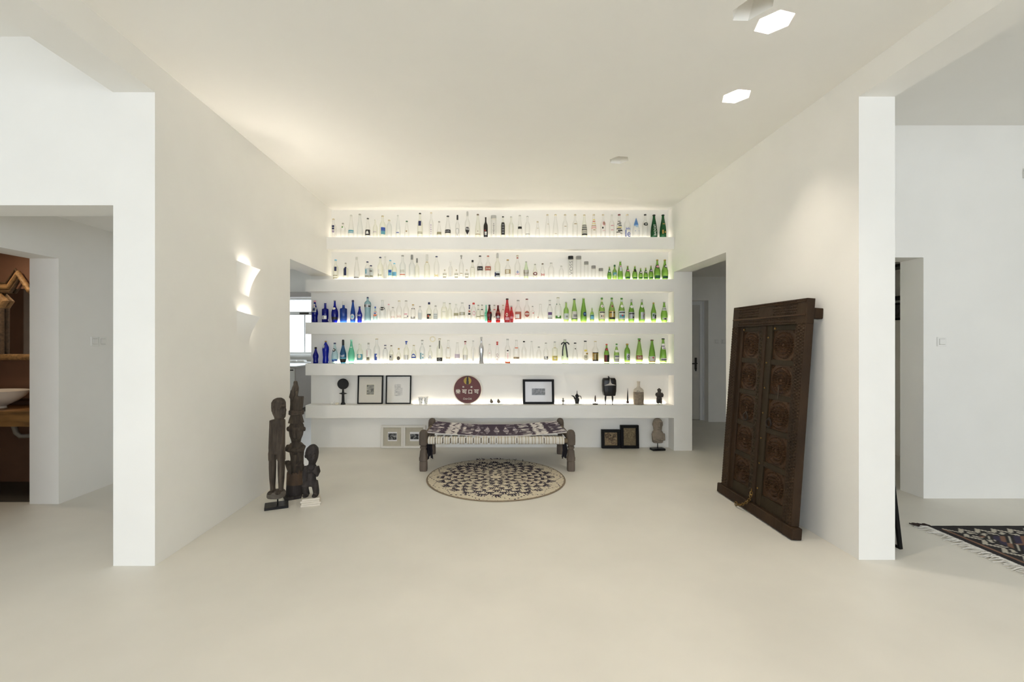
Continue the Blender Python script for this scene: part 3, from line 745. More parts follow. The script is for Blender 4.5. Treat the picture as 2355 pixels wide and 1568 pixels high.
def switch(loc, rz, label, n=1, sockets=False):
    t = thing('light_switch', label, 'switch', loc, (0, 0, rz))
    for i in range(n):
        o = (i - (n - 1) / 2) * 0.092
        MB().box(o - 0.043, o + 0.043, -0.008, 0, -0.043, 0.043, bev=0.002).build('plate', PLASTIC, t)
        MB().box(o - 0.028, o + 0.028, -0.0088, -0.006, -0.028, 0.028).build('gap', SLOT, t)
        MB().box(o - 0.025, o + 0.027, -0.012, -0.007, -0.025, 0.026, bev=0.002).build('rocker', PLASTIC, t)
switch((-3.84, 4.44, 1.45), PI / 2, 'double white light switch on the wall beside the bathroom doorway', 2)
switch((4.177, 4.173, 1.447), 0, 'single white light switch on the bright right-hand wall')
switch((4.097, 8.14, 1.45), 0, 'white wall socket nearer the hall door', 1)
switch((4.228, 8.14, 1.45), 0, 'white wall socket farther from the hall door', 1)
t = thing('thermostat', 'small pale grey box high on the wall at the right edge', 'thermostat', (4.98, 4.173, 3.0))
MB().box(-0.055, 0.055, -0.03, 0, -0.045, 0.045, bev=0.004).build('case', mat('grey_plastic', '#e0dfd9', 0.5), t)
MB().box(-0.04, 0.04, -0.033, -0.03, -0.005, 0.03).build('display', SLOT, t)

# ------------------------------------------------------------------ carved door leaning on the right wall
DW = mat('carved_dark_wood', '#302112', 0.65, spec=0.2, var=0.35, scale=6, bump=0.25, bscale=60, stretch=(1, 1, 0.3))
DW2 = mat('reddish_panel_wood', '#3e2814', 0.55, spec=0.25, var=0.35, scale=9, bump=0.2, bscale=70)
DW3 = mat('grey_rail_wood', '#2e2415', 0.65, spec=0.2, var=0.2, scale=10, bump=0.2, bscale=60, stretch=(1, 1, 0.4))
IRON = mat('old_iron', '#241a12', 0.6, metal=0.0, var=0.2, spec=0.3)
BRASS = mat('old_brass', '#7d6236', 0.4, metal=0.8, var=0.2)
D = thing('carved_door', 'antique dark carved wooden double door leaning against the right wall', 'door', (2.222, 3.815, 0.006), (-0.0715, 0, -PI / 2))
hw, dh = 0.50, 1.768
MB().box(-0.545, 0.535, -0.028, 0.05, 0, 0.085, bev=0.006).build('sill', DW, D)
for sx in (-1, 1):
    MB().box(min(sx * hw, sx * 0.40), max(sx * hw, sx * 0.40), -0.012, 0.048, 0.085, 1.58, bev=0.003).build('jamb', DW, D)
MB().box(-hw, hw, -0.012, 0.048, 1.58, dh, bev=0.003).build('lintel', DW, D)
# carved borders: rows of small raised lozenges and beads
cb = MB()
def bead(x, z, rx, rz, h, y=-0.012):
    cb.add([(x - rx, y, z), (x, y, z - rz), (x + rx, y, z), (x, y, z + rz), (x, y - h, z)], [(0, 1, 4), (1, 2, 4), (2, 3, 4), (3, 0, 4)])
for sx in (-1, 1):
    z = 0.10
    while z < 1.57:
        bead(sx * 0.485, z, 0.010, 0.011, 0.010); bead(sx * 0.458, z + 0.012, 0.011, 0.012, 0.008); bead(sx * 0.432, z, 0.011, 0.012, 0.010); bead(sx * 0.41, z + 0.012, 0.008, 0.010, 0.006)
        z += 0.024
x = -0.39
while x < 0.395:
    bead(x, 1.60, 0.010, 0.012, 0.010); bead(x + 0.011, 1.625, 0.010, 0.010, 0.008); bead(x, 1.755, 0.010, 0.009, 0.010)
    if abs(x) > 0.10:
        for zz in (1.668, 1.690, 1.712, 1.734): bead(x + (0.011 if int(zz * 1000) % 4 else 0), zz, 0.009, 0.010, 0.009)
    x += 0.022
cb.build('carved_border', DW, D)
for z0, z1, yy in ((1.640, 1.652, -0.02), (1.742, 1.748, -0.018)):
    MB().box(-0.49, 0.49, yy, -0.012, z0, z1, bev=0.002).build('moulding', DW2, D)
# rosette mesh shared by the ten panels
ro = MB()
def petal(R0, R1, a, tw, wd, h):
    def P(r, da, y): return (r * math.cos(a + da), y, r * math.sin(a + da))
    rm = (R0 + R1) / 2; n = len(ro.v)
    ro.add([P(R0, -tw / 2, 0), P(rm, -wd, 0), P(R1, tw, 0), P(rm, wd + tw * 0.3, 0), P(rm, tw * 0.2, -h)], [(0, 1, 4), (1, 2, 4), (2, 3, 4), (3, 0, 4)])
for R0, R1, n, tw in ((0.078, 0.118, 30, 0.10), (0.050, 0.076, 22, 0.14), (0.016, 0.044, 12, 0.2)):
    for k in range(n): petal(R0, R1, 2 * PI * k / n, tw, PI / n * 0.85, 0.020)
ro.torus((0, 0, 0), 0.077, 0.004, 'y', 28, 6); ro.torus((0, 0, 0), 0.047, 0.004, 'y', 24, 6); ro.torus((0, 0, 0), 0.119, 0.0035, 'y', 32, 6)
ro.ball((0, -0.004, 0), (0.014, 0.010, 0.014), 10, 6)
for cx in (-1, 1):
    for cz in (-1, 1):
        for q in range(3): petal_c = None
        ro.add([(cx * 0.115, 0, cz * 0.125), (cx * 0.085, 0, cz * 0.128), (cx * 0.118, 0, cz * 0.095), (cx * 0.103, -0.012, cz * 0.113)], [(0, 1, 3), (1, 2, 3), (2, 0, 3)])
ROSE = ro.mesh('rosette', DW2); 
RAILH = 0.042
for li, (x0, x1) in enumerate(((-0.40, -0.012), (0.012, 0.40))):
    wl, wr = (0.055, 0.075) if li == 0 else (0.075, 0.04)
    MB().box(x0, x0 + wl, 0.006, 0.04, 0.085, 1.58, bev=0.003).build('stile', DW3 if li else DW, D)
    st = MB().box(x1 - wr, x1, 0.000 if li == 0 else 0.006, 0.04, 0.085, 1.58, bev=0.003).build('stile', DW, D)
    a, b = x0 + wl, x1 - wr
    z = 0.085; ph = (1.58 - 0.085 - 6 * RAILH - 0.05) / 5
    for k in range(6):
        rh = RAILH + (0.05 if k == 0 else 0)
        MB().box(a, b, 0.010, 0.04, z, z + rh, bev=0.003).build('rail', DW3, D); z += rh
        if k < 5:
            p = MB().box(a, b, 0.022, 0.038, z, z + ph).build('door_panel', DW2, D)
            r = link('rosette', ROSE, p, ((a + b) / 2, 0.022, z + ph / 2)); s = (b - a) / 0.262; r.scale = (s, 1.0, min(s, ph / 0.262))
            z += ph
# carved overlapping central stile, studs
cs = MB(); z = 0.12
while z < 1.56:
    cs.add([(-0.075, 0, z), (-0.05, 0, z - 0.02), (-0.025, 0, z), (-0.05, 0, z + 0.02), (-0.05, -0.014, z)], [(0, 1, 4), (1, 2, 4), (2, 3, 4), (3, 0, 4)])
    cs.torus((-0.05, 0, z + 0.03), 0.013, 0.005, 'y', 10, 5); z += 0.06
cs.build('carved_strip', DW3, D)
MB().box(-0.012, 0.014, -0.004, 0.04, 0.085, 1.58, bev=0.003).build('astragal', DW, D)
sd = MB()
for k in range(7): sd.ball((0.04, 0.004, 0.22 + k * 0.21), (0.008, 0.005, 0.008), 8, 5)
for xx in (-0.33, 0.12): sd.ball((xx, 0.006, 1.555), (0.011, 0.006, 0.011), 8, 5)
sd.build('studs', BRASS, D, smooth=True)
for xx, zz in ((-0.20, 0.80), (0.13, 0.80)):
    rg = MB(); rg.torus((xx, 0.0, zz - 0.02), 0.032, 0.006, 'y', 20, 8); rg.ball((xx, 0.004, zz + 0.014), (0.014, 0.012, 0.014), 8, 6)
    rg.build('ring_pull', IRON, D, smooth=True)
MB().box(0.226, 0.236, -0.006, 0.000, 0.99, 1.10).tube([(0.231, 0.022, 1.095), (0.231, -0.006, 1.095)], 0.006).build('hasp', mat('rusty_iron', '#3a2a1c', .6, var=.2), D)
ch = thing_pts = None
pc = MB(); path = [(0.0, -0.02, 0.20), (0.006, -0.025, 0.15), (0.0, -0.03, 0.11), (-0.02, -0.04, 0.08), (-0.05, -0.05, 0.05), (-0.085, -0.06, 0.028), (-0.115, -0.065, 0.022)]
for i in range(len(path) - 1):
    for s_ in (0.25, 0.75):
        p = Vector(path[i]).lerp(Vector(path[i + 1]), s_); d = (Vector(path[i + 1]) - Vector(path[i])).normalized()
        q = d.to_track_quat('X', 'Y').to_matrix().to_4x4(); M = Matrix.Translation(p) @ q @ Matrix.Rotation(PI / 2 * (s_ > 0.5), 4, 'X') @ Matrix.Diagonal((1.5, 1, 1, 1))
        pc.torus((0, 0, 0), 0.010, 0.003, 'z', 10, 5, M)
pc.torus((-0.135, -0.065, 0.02), 0.018, 0.004, 'y', 14, 6)
pc.build('chain', BRASS, D, smooth=True)
MB().box(0.44, 0.50, 0.048, 0.115, 1.62, 1.70, bev=0.006).build('back_peg', DW, D)
MB().box(-0.50, -0.44, 0.048, 0.11, 1.62, 1.70, bev=0.006).build('back_peg', DW, D)

# ------------------------------------------------------------------ charpoy day bed
OLDW = mat('weathered_grey_wood', '#5d5146', 0.75, var=0.3, scale=14, bump=0.5, bscale=50, stretch=(1, 1, 0.25))
RAILW = mat('brown_rail_wood', '#6a5a42', 0.7, var=0.25, scale=12, bump=0.3, stretch=(0.3, 1, 1))
B = thing('day_bed', 'low wooden charpoy bench with purple ikat cover and striped webbing', 'bench', (0.09, 5.455, 0))
legp = [(0.041, 0), (0.044, 0.02), (0.043, 0.10), (0.041, 0.104), (0.041, 0.112), (0.046, 0.118), (0.047, 0.150), (0.043, 0.158), (0.040, 0.19), (0.037, 0.225), (0.030, 0.238), (0.029, 0.25),
        (0.037, 0.256), (0.038, 0.27), (0.031, 0.278), (0.034, 0.288), (0.046, 0.296), (0.048, 0.33), (0.047, 0.40), (0.042, 0.432), (0.030, 0.452), (0.012, 0.460)]
lm = MB().loft([(z, 0, 0, r, r, 3.2) for r, z in legp], 16).mesh('leg', OLDW, True, 35)
for sx in (-0.827, 0.827):
    for sy in (-0.385, 0.385): link('leg', lm, B, (sx, sy, 0), (0, 0, random.uniform(-.15, .15)))
for sy in (-0.385, 0.385):
    MB().loft([(z, 0, 0, 0.026, 0.032, 3) for z in (-0.80, -0.4, 0, 0.4, 0.80)], 12, Matrix.Translation((0, sy, 0.338)) @ Matrix.Rotation(PI / 2, 4, 'Y')).build('rail', RAILW, B, smooth=True)
for sx in (-0.827, 0.827):
    MB().loft([(z, 0, 0, 0.03, 0.028, 3) for z in (-0.37, 0, 0.37)], 12, Matrix.Translation((sx, 0, 0.348)) @ Matrix.Rotation(PI / 2, 4, 'X')).build('rail', RAILW, B, smooth=True)
CRM = mat('cream_cotton', '#e8e3d8', 0.9, var=0.06, scale=80); TANC = mat('tan_cotton', '#b0a48e', 0.9, var=0.1, scale=80); DKC = mat('dark_thread', '#3a3234', 0.9, var=0.1, scale=80)
def strap_mesh(w):
    cols = [0, 2, 0, 1, 1, 0, 2, 0, 1, 1, 0, 2, 0]; wd = [1, .4, 1.2, 1.2, 1.2, 1.2, .4, 1.2, 1.2, 1.2, 1.2, .4, 1]; T = sum(wd)
    pr = [(0.12, 0.372), (0.05, 0.376), (0.012, 0.381), (-0.022, 0.376), (-0.037, 0.360), (-0.038, 0.338), (-0.036, 0.312), (-0.02, 0.301), (0.02, 0.302), (0.036, 0.33)]
    m = MB(); x = -w / 2
    for c, q in zip(cols, wd):
        dx = w * q / T; m.cm = c
        vs = []; 
        for y, z in pr: vs += [(x, y, z), (x + dx, y, z)]
        m.add(vs, [(2*i, 2*i+1, 2*i+3, 2*i+2) for i in range(len(pr) - 1)]); x += dx
    return m.mesh('strap', [CRM, TANC, DKC], True, 60)
s1, s2 = strap_mesh(0.073), strap_mesh(0.071)
xs = []
x = -0.735
for i in range(9): xs.append(x); x += 0.0855
x -= 0.004
while x < 0.765: xs.append(x); x += 0.0735 if len(xs) not in (12, 16) else 0.083
for i, x in enumerate(xs):
    link('strap', s1, B, (x, -0.385, 0.001 * (i % 2)), (0, 0, random.uniform(-.02, .02)))
    link('strap', s1, B, (x, 0.385, -0.002), (0, 0, PI))
# ikat cover, a sagging cloth woven from small cells
IKD = mat('aubergine_cotton', '#3a2a3c', 0.9, var=0.15, scale=60, bump=0.1); IKM = mat('grey_lilac_cotton', '#8f8790', 0.9, var=0.12, scale=60); IKL = mat('pale_ikat_cotton', '#dcd6d2', 0.9, var=0.06, scale=60)
rnd = random.Random(3)
def vnoise(seed):
    r = random.Random(seed); T = {}
    def g(i, j):
        if (i, j) not in T: T[(i, j)] = r.random()
        return T[(i, j)]
    def f(x, y):
        i, j = math.floor(x), math.floor(y); u, v = x - i, y - j; u = u*u*(3-2*u); v = v*v*(3-2*v)
        return (g(i,j)*(1-u)+g(i+1,j)*u)*(1-v) + (g(i,j+1)*(1-u)+g(i+1,j+1)*u)*v
    return f
N1, N2 = vnoise(1), vnoise(2)
NX, NY = 220, 56; LX, LY = 0.80, 0.365
m = MB(); vs = []
def cz(x, y): return 0.385 + 0.045 * (abs(x) / LX) ** 2.2 - 0.012 * (1 - (y / LY) ** 2) + 0.004 * (N1(x * 6, y * 5) - .5)
for th in (0,):
    for i in range(NX + 1):
        for j in range(NY + 1):
            x = -LX + 2 * LX * i / NX; y = -LY + 2 * LY * j / NY
            x2 = x * (1 - 0.03 * (j / NY)) + (0.01 * (N2(x * 9, y * 9) - .5))
            vs.append((x2, y - 0.01 * (1 - (x / LX) ** 2) * (-1 if j == 0 else 0), cz(x, y)))
fs = []; mi = []
for i in range(NX):
    for j in range(NY):
        a = i * (NY + 1) + j; fs.append((a, a + NY + 1, a + NY + 2, a + 1))
        x = (i + .5) / NX * 2 - 1; y = (j + .5) / NY; ax = abs(x + 0.006)
        jit = 0.05 * (N1(i * 0.1 + 50, j * 0.9) - .5); q = ax + jit
        n = N2(i * 0.13, j * 0.75); k = 0
        if j < 2 or j > NY - 2: k = 2
        elif q < 0.36:
            yy = abs(y - .5) * 2; xx = (x / 0.36)
            dia = abs(((xx * 2.5 + .5) % 1) - .5) * 1.9 + yy * 0.95
            if dia < 0.62 and n > 0.28: k = 1 if n < .72 else 2
            if 0.17 < q < 0.3 and n > 0.70 and yy > .3: k = 1
        elif q < 0.52: k = 2 if n > 0.64 else (1 if n > 0.55 else 0)
        elif q < 0.57: k = 0
        elif q < 0.74:
            zg = abs(((y * 2.5) % 1) - .5) * .12 + 0.62
            k = 0 if (abs(q - zg) < 0.018 and n > .35) else (1 if n > .80 else 2)
        else:
            e = (q - 0.74) / 0.26; k = 0 if (e < 0.3 or n < 0.60) else (1 if n < .68 else 2)
            if e < 0.12: k = 0
        mi.append(k)
m.v = vs; m.f = fs; m.m = mi
me = m.mesh('ikat_cover', [IKD, IKM, IKL], True, 60)
cv = link('ikat_cover', me, B); so = cv.modifiers.new('cloth_thickness', 'SOLIDIFY'); so.thickness = 0.006; so.offset = -1
cv['label'] = 'aubergine and white ikat cloth'
fg = MB()
for i in range(150):
    x = -0.76 + 1.52 * i / 149; fg.tube([(x, LY - 0.01, cz(x, LY) - 0.002), (x + random.uniform(-.006, .006), LY + 0.03, cz(x, LY) - 0.008)], 0.0022, 4)
fg.build('back_fringe', CRM, B)
for sx in (-0.765, 0.765):
    tb = MB()
    for k in range(7):
        o = random.uniform(-.02, .02); tb.tube([(sx + o, -0.35 + 0.01 * k, 0.32), (sx + o + random.uniform(-.02, .02), -0.345 + 0.01 * k, 0.21), (sx + o * 1.6, -0.34 + 0.01 * k, random.uniform(0.10, 0.14))], [0.010, 0.012, 0.006], 6)
    tb.build('hanging_cord', mat('black_cord', '#17131a', 0.9, var=0.2), B)

# ------------------------------------------------------------------ round woven mat
R0 = 0.728
RG = thing('round_mat', 'round flat woven mat patterned in cream and dark purple', 'rug', (0.07, 4.81, 0))
MC = mat('cream_straw', '#d0c5ae', 0.85, var=0.1, scale=50, bump=0.2, bscale=90); MD = mat('purple_straw', '#342a36', 0.85, var=0.2, scale=50); MM = mat('brown_straw', '#857560', 0.85, var=0.15, scale=50)
NR, NT = 64, 420; m = MB(); vs = [(0, 0, 0.008)]
for i in range(1, NR + 1):
    for k in range(NT):
        a = 2 * PI * k / NT; r = R0 * i / NR
        vs.append((r * math.cos(a), r * math.sin(a) * 1.0, 0.006 + (0.0025 if i % 2 else 0) * (i < NR) - (0.005 if i == NR else 0)))
fs = [(0, 1 + k, 1 + (k + 1) % NT) for k in range(NT)]; mi = [0] * NT
N3 = vnoise(9)
for i in range(1, NR):
    for k in range(NT):
        a = 1 + (i - 1) * NT; b = a + NT; k2 = (k + 1) % NT
        fs.append((a + k, b + k, b + k2, a + k2)); r = i / NR; th = k / NT; c = 0
        if r > 0.975: c = 2
        elif r > 0.845:
            w = abs(((th * 14) % 1) - .5) * 2
            if abs((r - 0.845) / 0.12 - w * 0.9) < 0.07 and (k // 2) % 2: c = 1
            elif r > 0.955 and k % 9 == 0: c = 1
        elif r > 0.07:
            ring = int((r - 0.07) / 0.097); fr = ((r - 0.07) / 0.097) % 1
            n = 24 if ring > 3 else (16 if ring > 1 else 10)
            u = (th * n + ring * 0.5) % 1; uu = abs(u - 0.5) * 2
            tri = uu < 0.62 * (1 - 0.75 * fr) + 0.10
            if tri and N3(i * .8, k * .12) > 0.18 and not (fr > 0.45 and k % 3 == 0): c = 1
            elif uu < 0.95 - 0.35 * fr and (k + i // 2) % 4 == 0: c = 1
            elif fr < 0.15 and k % 5 < 2: c = 2
        mi.append(c)
m.v = vs; m.f = fs; m.m = mi
m.sm = True
link('woven_face', m.mesh('woven_face', [MC, MD, MM]), RG)
ed = MB(); ed.torus((0, 0, 0.004), R0, 0.006, 'z', 96, 6, sq=0.7); ed.build('bound_edge', MM, RG, smooth=True)
tf = MB()
for k in range(26):
    a = PI / 2 + random.uniform(-.5, .35); tf.tube([(R0 * math.cos(a), R0 * math.sin(a), 0.008), ((R0 + .02) * math.cos(a + .02), (R0 + .03) * math.sin(a + .02), random.uniform(.004, .018))], 0.003, 4)
tf.build('frayed_ends', MD, RG)

# ------------------------------------------------------------------ persian rug at the right edge
PR = thing('fringed_rug', 'dark patterned wool rug with white fringe at the right edge', 'rug', (3.42, 3.53, 0))
K = [mat('rug_black', '#191416', 0.95, var=0.2, scale=90, bump=0.3, bscale=200), mat('rug_ivory', '#bdb6a8', 0.95, var=0.1, scale=90, bump=0.3, bscale=200),
     mat('rug_brown', '#7d5a47', 0.95, var=0.15, scale=90, bump=0.3, bscale=200), mat('rug_indigo', '#2b2440', 0.95, var=0.2, scale=90, bump=0.3, bscale=200)]
c = 0.0125; nx, ny = 112, 150; m = MB(); vs = []; fs = []; mi = []
for i in range(nx + 1):
    for j in range(ny + 1): vs.append((i * c, -j * c, 0.010 + 0.0015 * N1(i * .3, j * .3)))
def rugcol(i, j):
    i2 = min(i, nx * 2 - i); e = min(i, j)
    # e is the distance from the nearer border; s runs along it
    s = j if i < j else i
    if e < 2: return 0
    if i <= j or True:
        if e < 3: return 0
    if i < j and e < 6: return 2 if e in (4, 5) else 0
    if i >= j and e < 3: return 0
    b = e - (6 if i < j else 3)
    if b < 12:
        zz = abs((s % 10) - 5); 
        if abs(b - 2 - zz * 0.9) < 1.3: return 1
        if abs(b - 7 - zz * 0.6) < 1.1: return 1 if (s // 2) % 3 else 0
        return 0
    if b < 22:
        k = (s + b) % 12
        if k < 4: return 3
        if k < 7: return 2
        return 0 if k != 9 else 1
    if b < 24: return 2
    if b < 25: return 0
    u, v = (i - 30) % 20 - 10, (j - 30) % 20 - 10; d = abs(u) + abs(v)
    if d < 3: return 2
    if d < 5: return 1
    if d < 8: return 0
    if d < 10: return 3
    return 0 if (i + j) % 5 else 1
for i in range(nx):
    for j in range(ny):
        a = i * (ny + 1) + j; fs.append((a, a + 1, a + ny + 2, a + ny + 1)); mi.append(rugcol(i, j))
o = len(vs); W_, L_ = nx * c, ny * c
m.v = vs; m.f = fs; m.m = mi; m.cm = 0
m.box(0, W_, -L_, 0, 0, 0.008)
link('pile', m.mesh('pile', K), PR)
fr = MB()
for k in range(230):
    y = -L_ * (k + random.random()) / 230
    l = random.uniform(0.06, 0.125); dy = random.uniform(-.03, .03)
    fr.tube([(0.004, y, 0.008), (-l * .5, y + dy * .4, 0.009 + random.uniform(0, .004)), (-l, y + dy, 0.004)], [0.003, 0.0035, 0.002], 4)
f = fr.build('fringe', mat('white_wool_fringe', '#dedad3', 0.95, var=0.08, scale=80), PR); f['kind'] = 'stuff'
tc = MB()
for k in range(10):
    p0 = (0.01, -0.01, 0.01); tc.tube([(0.02 - 0.01 * k, random.uniform(-.01, .02), 0.012), (0.0 - 0.012 * k, random.uniform(0, .04), 0.016)], 0.005, 5)
tc.tube([(0.02, 0, 0.012), (-0.05, 0.012, 0.016), (-0.09, 0.03, 0.016)], [0.006, 0.009, 0.008], 6)
tc.build('corner_tassel', mat('dark_wool', '#2c1d18', 0.95), PR)
# ------------------------------------------------------------------ three carved figures by the left wall
CW = mat('dark_carved_wood', '#4a4138', 0.75, var=0.5, scale=38, bump=0.9, bscale=60, stretch=(1, 1, 0.14), spec=0.25)
CW2 = mat('charred_wood', '#322c29', 0.7, var=0.45, scale=35, bump=0.8, bscale=55, stretch=(1, 1, 0.2), spec=0.3)
CW3 = mat('raw_brown_wood', '#4a392a', 0.8, var=0.4, scale=20, bump=0.7, bscale=40, stretch=(1, 1, 0.15))
GRST = mat('rough_grey_wood', '#5f574e', 0.85, var=0.2, scale=30, bump=0.5)
# tall slender figure
T = thing('carved_figure', 'tall slender carved wooden figure mounted on a black square stand', 'sculpture', (-1.866, 3.965, 0))
MB().box(-0.095, 0.095, -0.075, 0.075, 0, 0.022, Matrix.Rotation(0.42, 4, 'Z'), bev=0.002).tube([(0.01, 0, 0.02), (0.01, 0, 0.11)], 0.006).build('stand', BLACKM, T)
b = MB()
b.loft([(0.735, 0.015, 0, .035, .035), (0.765, 0.02, 0, .035, .04), (0.785, 0.03, 0, .045, .05), (0.82, 0.024, 0, .056, .055), (0.87, 0.018, 0, .061, .058), (0.915, 0.018, 0, .060, .056), (0.94, 0.02, 0, .047, .045), (0.955, 0.022, 0, .022, .022)], 18)
b.ball((0.080, -0.018, 0.850), (.014, .018, .024)); b.ball((0.070, -0.03, 0.886), (.016, .032, .012)); b.ball((0.070, -0.024, 0.818), (.014, .024, .008)); b.ball((0.072, -0.024, 0.802), (.014, .022, .007))
b.ball((-0.005, -0.056, 0.86), (.014, .014, .030)); b.ball((0.045, -0.050, 0.866), (.016, .010, .008))
b.loft([(0.47, 0.004, 0, .058, .045, 3), (0.53, 0.006, 0, .052, .046, 2.6), (0.60, 0.008, 0, .044, .042, 2.6), (0.68, 0.008, 0, .050, .044, 3), (0.74, 0.008, 0, .056, .045, 4), (0.762, 0.008, 0, .058, .044, 5)], 20)
for sx in (-1, 1):
    b.loft([(0.44, 0.006 + sx * .054, -0.006, .012, .026), (0.52, 0.006 + sx * .056, -0.008, .012, .030), (0.62, 0.007 + sx * .055, -0.006, .011, .030), (0.70, 0.008 + sx * .053, -0.002, .012, .032), (0.757, 0.008 + sx * .052, 0, .012, .034)], 12)
    lx = 0.003 + sx * 0.0385
    b.loft([(0.12, lx - .004 * sx, 0, .022, .026), (0.17, lx - .002 * sx, 0, .021, .025), (0.25, lx, 0, .026, .032), (0.34, lx, 0, .029, .036), (0.405, lx, 0, .029, .036), (0.412, lx, 0, .033, .040), (0.47, lx, 0, .034, .042), (0.52, lx * .9, 0, .03, .04)], 14)
    b.ball((lx - .006 * sx, -0.045, 0.138), (.025, .04, .016))
b.ball((0.004, -0.042, 0.478), (.010, .012, .012))
fuse('figure_body', b, CW, T, 0.005, 1)
f = MB().loft([(0.088, 0, -.005, .066, .062, 3), (0.10, 0.0, -.005, .074, .07, 2.6), (0.125, 0.002, -.005, .074, .07, 2.6), (0.142, 0.002, -.005, .062, .06, 2.6)], 16)
f.build('foot_block', GRST, T, smooth=True, angle=30)
# totem
T = thing('carved_totem', 'tallest dark wooden totem with stacked hats above a carved face', 'sculpture', (-1.812, 4.24, 0))
MB().box(-0.11, 0.11, -0.10, 0.10, 0, 0.028, Matrix.Rotation(0.55, 4, 'Z'), bev=0.003).build('stand', CW2, T)
b = MB().loft([(0.028, 0, 0, .085, .082), (0.07, 0, 0, .088, .085), (0.12, 0, 0, .085, .083)], 18); b.build('charred_foot', CW2, T, smooth=True, angle=30)
b = MB(); secs = []
for i in range(9):
    z = 0.115 + 0.013 * i; secs.append((z, 0.0, 0, 0.086 - 0.0005 * i, 0.083 - 0.0005 * i))
b.loft(secs, 24)
for k in range(16):
    a = 2 * PI * k / 16; hgt = random.uniform(0.005, 0.06) * (1 if math.sin(a) < 0.4 else 1.4)
    b.loft([(0.20, .068 * math.cos(a), .066 * math.sin(a), .014, .014), (0.22 + hgt * .5, .069 * math.cos(a), .067 * math.sin(a), .011, .010), (0.22 + hgt, .07 * math.cos(a), .068 * math.sin(a), .005, .004)], 8)
fuse('stump', b, CW3, T, 0.0055, 1)
b = MB()
b.loft([(0.20, 0.005, .01, .060, .055), (0.28, 0.006, .01, .058, .052), (0.36, 0.006, .008, .060, .050), (0.43, 0.004, .005, .066, .052, 2.6), (0.475, 0.002, 0, .070, .052, 2.6), (0.50, 0.0, 0, .050, .045)], 20)
for sx in (-1, 1):
    b.tube([(sx * .068, 0.0, 0.47), (sx * .072, -0.03, 0.445), (sx * .03, -0.064, 0.442), (-sx * .02, -0.066, 0.452)], [.024, .024, .020, .017], 10)
    b.tube([(sx * .05, -0.02, 0.25), (sx * .062, -0.045, 0.33), (sx * .035, -0.055, 0.30), (sx * .03, -0.05, 0.22)], [.024, .026, .020, .016], 10)
b.loft([(0.34, 0.012, -0.058, .012, .012), (0.37, 0.012, -0.06, .018, .016), (0.40, 0.012, -0.055, .016, .014)], 10)
b.loft([(0.49, 0.0, 0, .038, .036), (0.535, 0.002, -.004, .044, .044, 2.5), (0.57, 0.004, -.006, .056, .052, 2.8), (0.625, 0.005, -.005, .064, .056, 3), (0.66, 0.005, -.003, .064, .056, 2.6), (0.695, 0.004, 0, .050, .048)], 20)
b.loft([(0.618, 0.006, -.018, .068, .056, 2.6), (0.636, 0.006, -.018, .070, .060, 2.6), (0.655, 0.006, -.012, .064, .052, 2.6)], 18)
b.loft([(0.552, 0.022, -.062, .013, .014), (0.568, 0.022, -.070, .016, .018), (0.60, 0.020, -.064, .011, .014), (0.632, 0.018, -.060, .010, .012)], 8)
b.ball((-0.075, 0.005, 0.628), (.018, .014, .024)); b.ball((0.078, 0.005, 0.628), (.010, .014, .022)); b.ball((0.02, -0.052, 0.538), (.026, .012, .006))
fuse('figure_body', b, CW, T, 0.005, 1)
b = MB().loft([(0.69, 0.0, 0, .071, .068), (0.70, 0.0, 0, .068, .066), (0.73, 0.0, 0, .060, .058), (0.762, 0.002, 0, .050, .05)], 22); b.build('flared_hat', CW, T, smooth=True, angle=35)
b = MB().loft([(0.762, 0.002, 0, .055, .055), (0.768, 0.002, 0, .068, .066), (0.785, 0.002, 0, .068, .066), (0.787, 0.002, 0, .064, .063), (0.791, 0.002, 0, .068, .066), (0.802, 0.002, 0, .066, .064), (0.810, 0.002, 0, .055, .055)], 22); b.build('disc_hat', CW, T, smooth=True, angle=35)
b = MB()
b.loft([(0.805, -0.012, 0, .045, .045), (0.86, -0.022, 0.01, .036, .036), (0.93, -0.026, 0.012, .033, .035), (0.98, -0.014, 0.005, .034, .034), (1.02, -0.006, 0, .030, .030), (1.045, -0.004, 0, .020, .022), (1.06, -0.005, 0, .019, .022), (1.075, -0.006, 0, .016, .018), (1.08, -0.006, 0, .010, .012)], 16)
b.loft([(0.805, 0.018, -.005, .036, .042, 2.6), (0.84, 0.022, -.008, .042, .044, 2.6), (0.90, 0.026, -.008, .042, .042, 3), (0.935, 0.028, -.006, .042, .038, 3.4)], 18)
b.tube([(0.012, -0.02, 0.985), (0.02, -0.03, 0.95), (0.005, -0.03, 0.93)], [.014, .012, .010], 8); b.tube([(-0.03, -0.02, 0.99), (-0.045, -0.02, 0.93), (-0.02, -0.03, 0.90)], [.013, .013, .010], 8)
fuse('seated_finial', b, CW, T, 0.005, 2)
# small figure on a stack of pale blocks
T = thing('carved_figure', 'smallest dark carved squatting figure on a pale stacked block plinth', 'sculpture', (-1.585, 4.04, 0))
PB = mat('pale_block_wood', '#d9d0c0', 0.7, var=0.06, scale=10, stretch=(1, 1, 6))
for i, (w, o, r) in enumerate(((.088, 0, .30), (.088, .003, .34), (.086, -.004, .30), (.08, 0.0, .36))):
    MB().box(-w + o, w + o - .015, -.07, .07, i * 0.0175, i * 0.0175 + 0.0165, Matrix.Rotation(r, 4, 'Z'), bev=0.001).build('plinth_block', PB, T)
b = MB(); Z0 = 0.07
b.loft([(0.35, 0.0, 0, .030, .03), (0.385, 0.012, -.008, .036, .038), (0.41, 0.006, -.006, .050, .050), (0.455, 0.0, 0, .060, .056), (0.495, 0.003, .004, .052, .05), (0.52, 0.006, .006, .030, .03), (0.53, 0.008, .006, .012, .012)], 18)
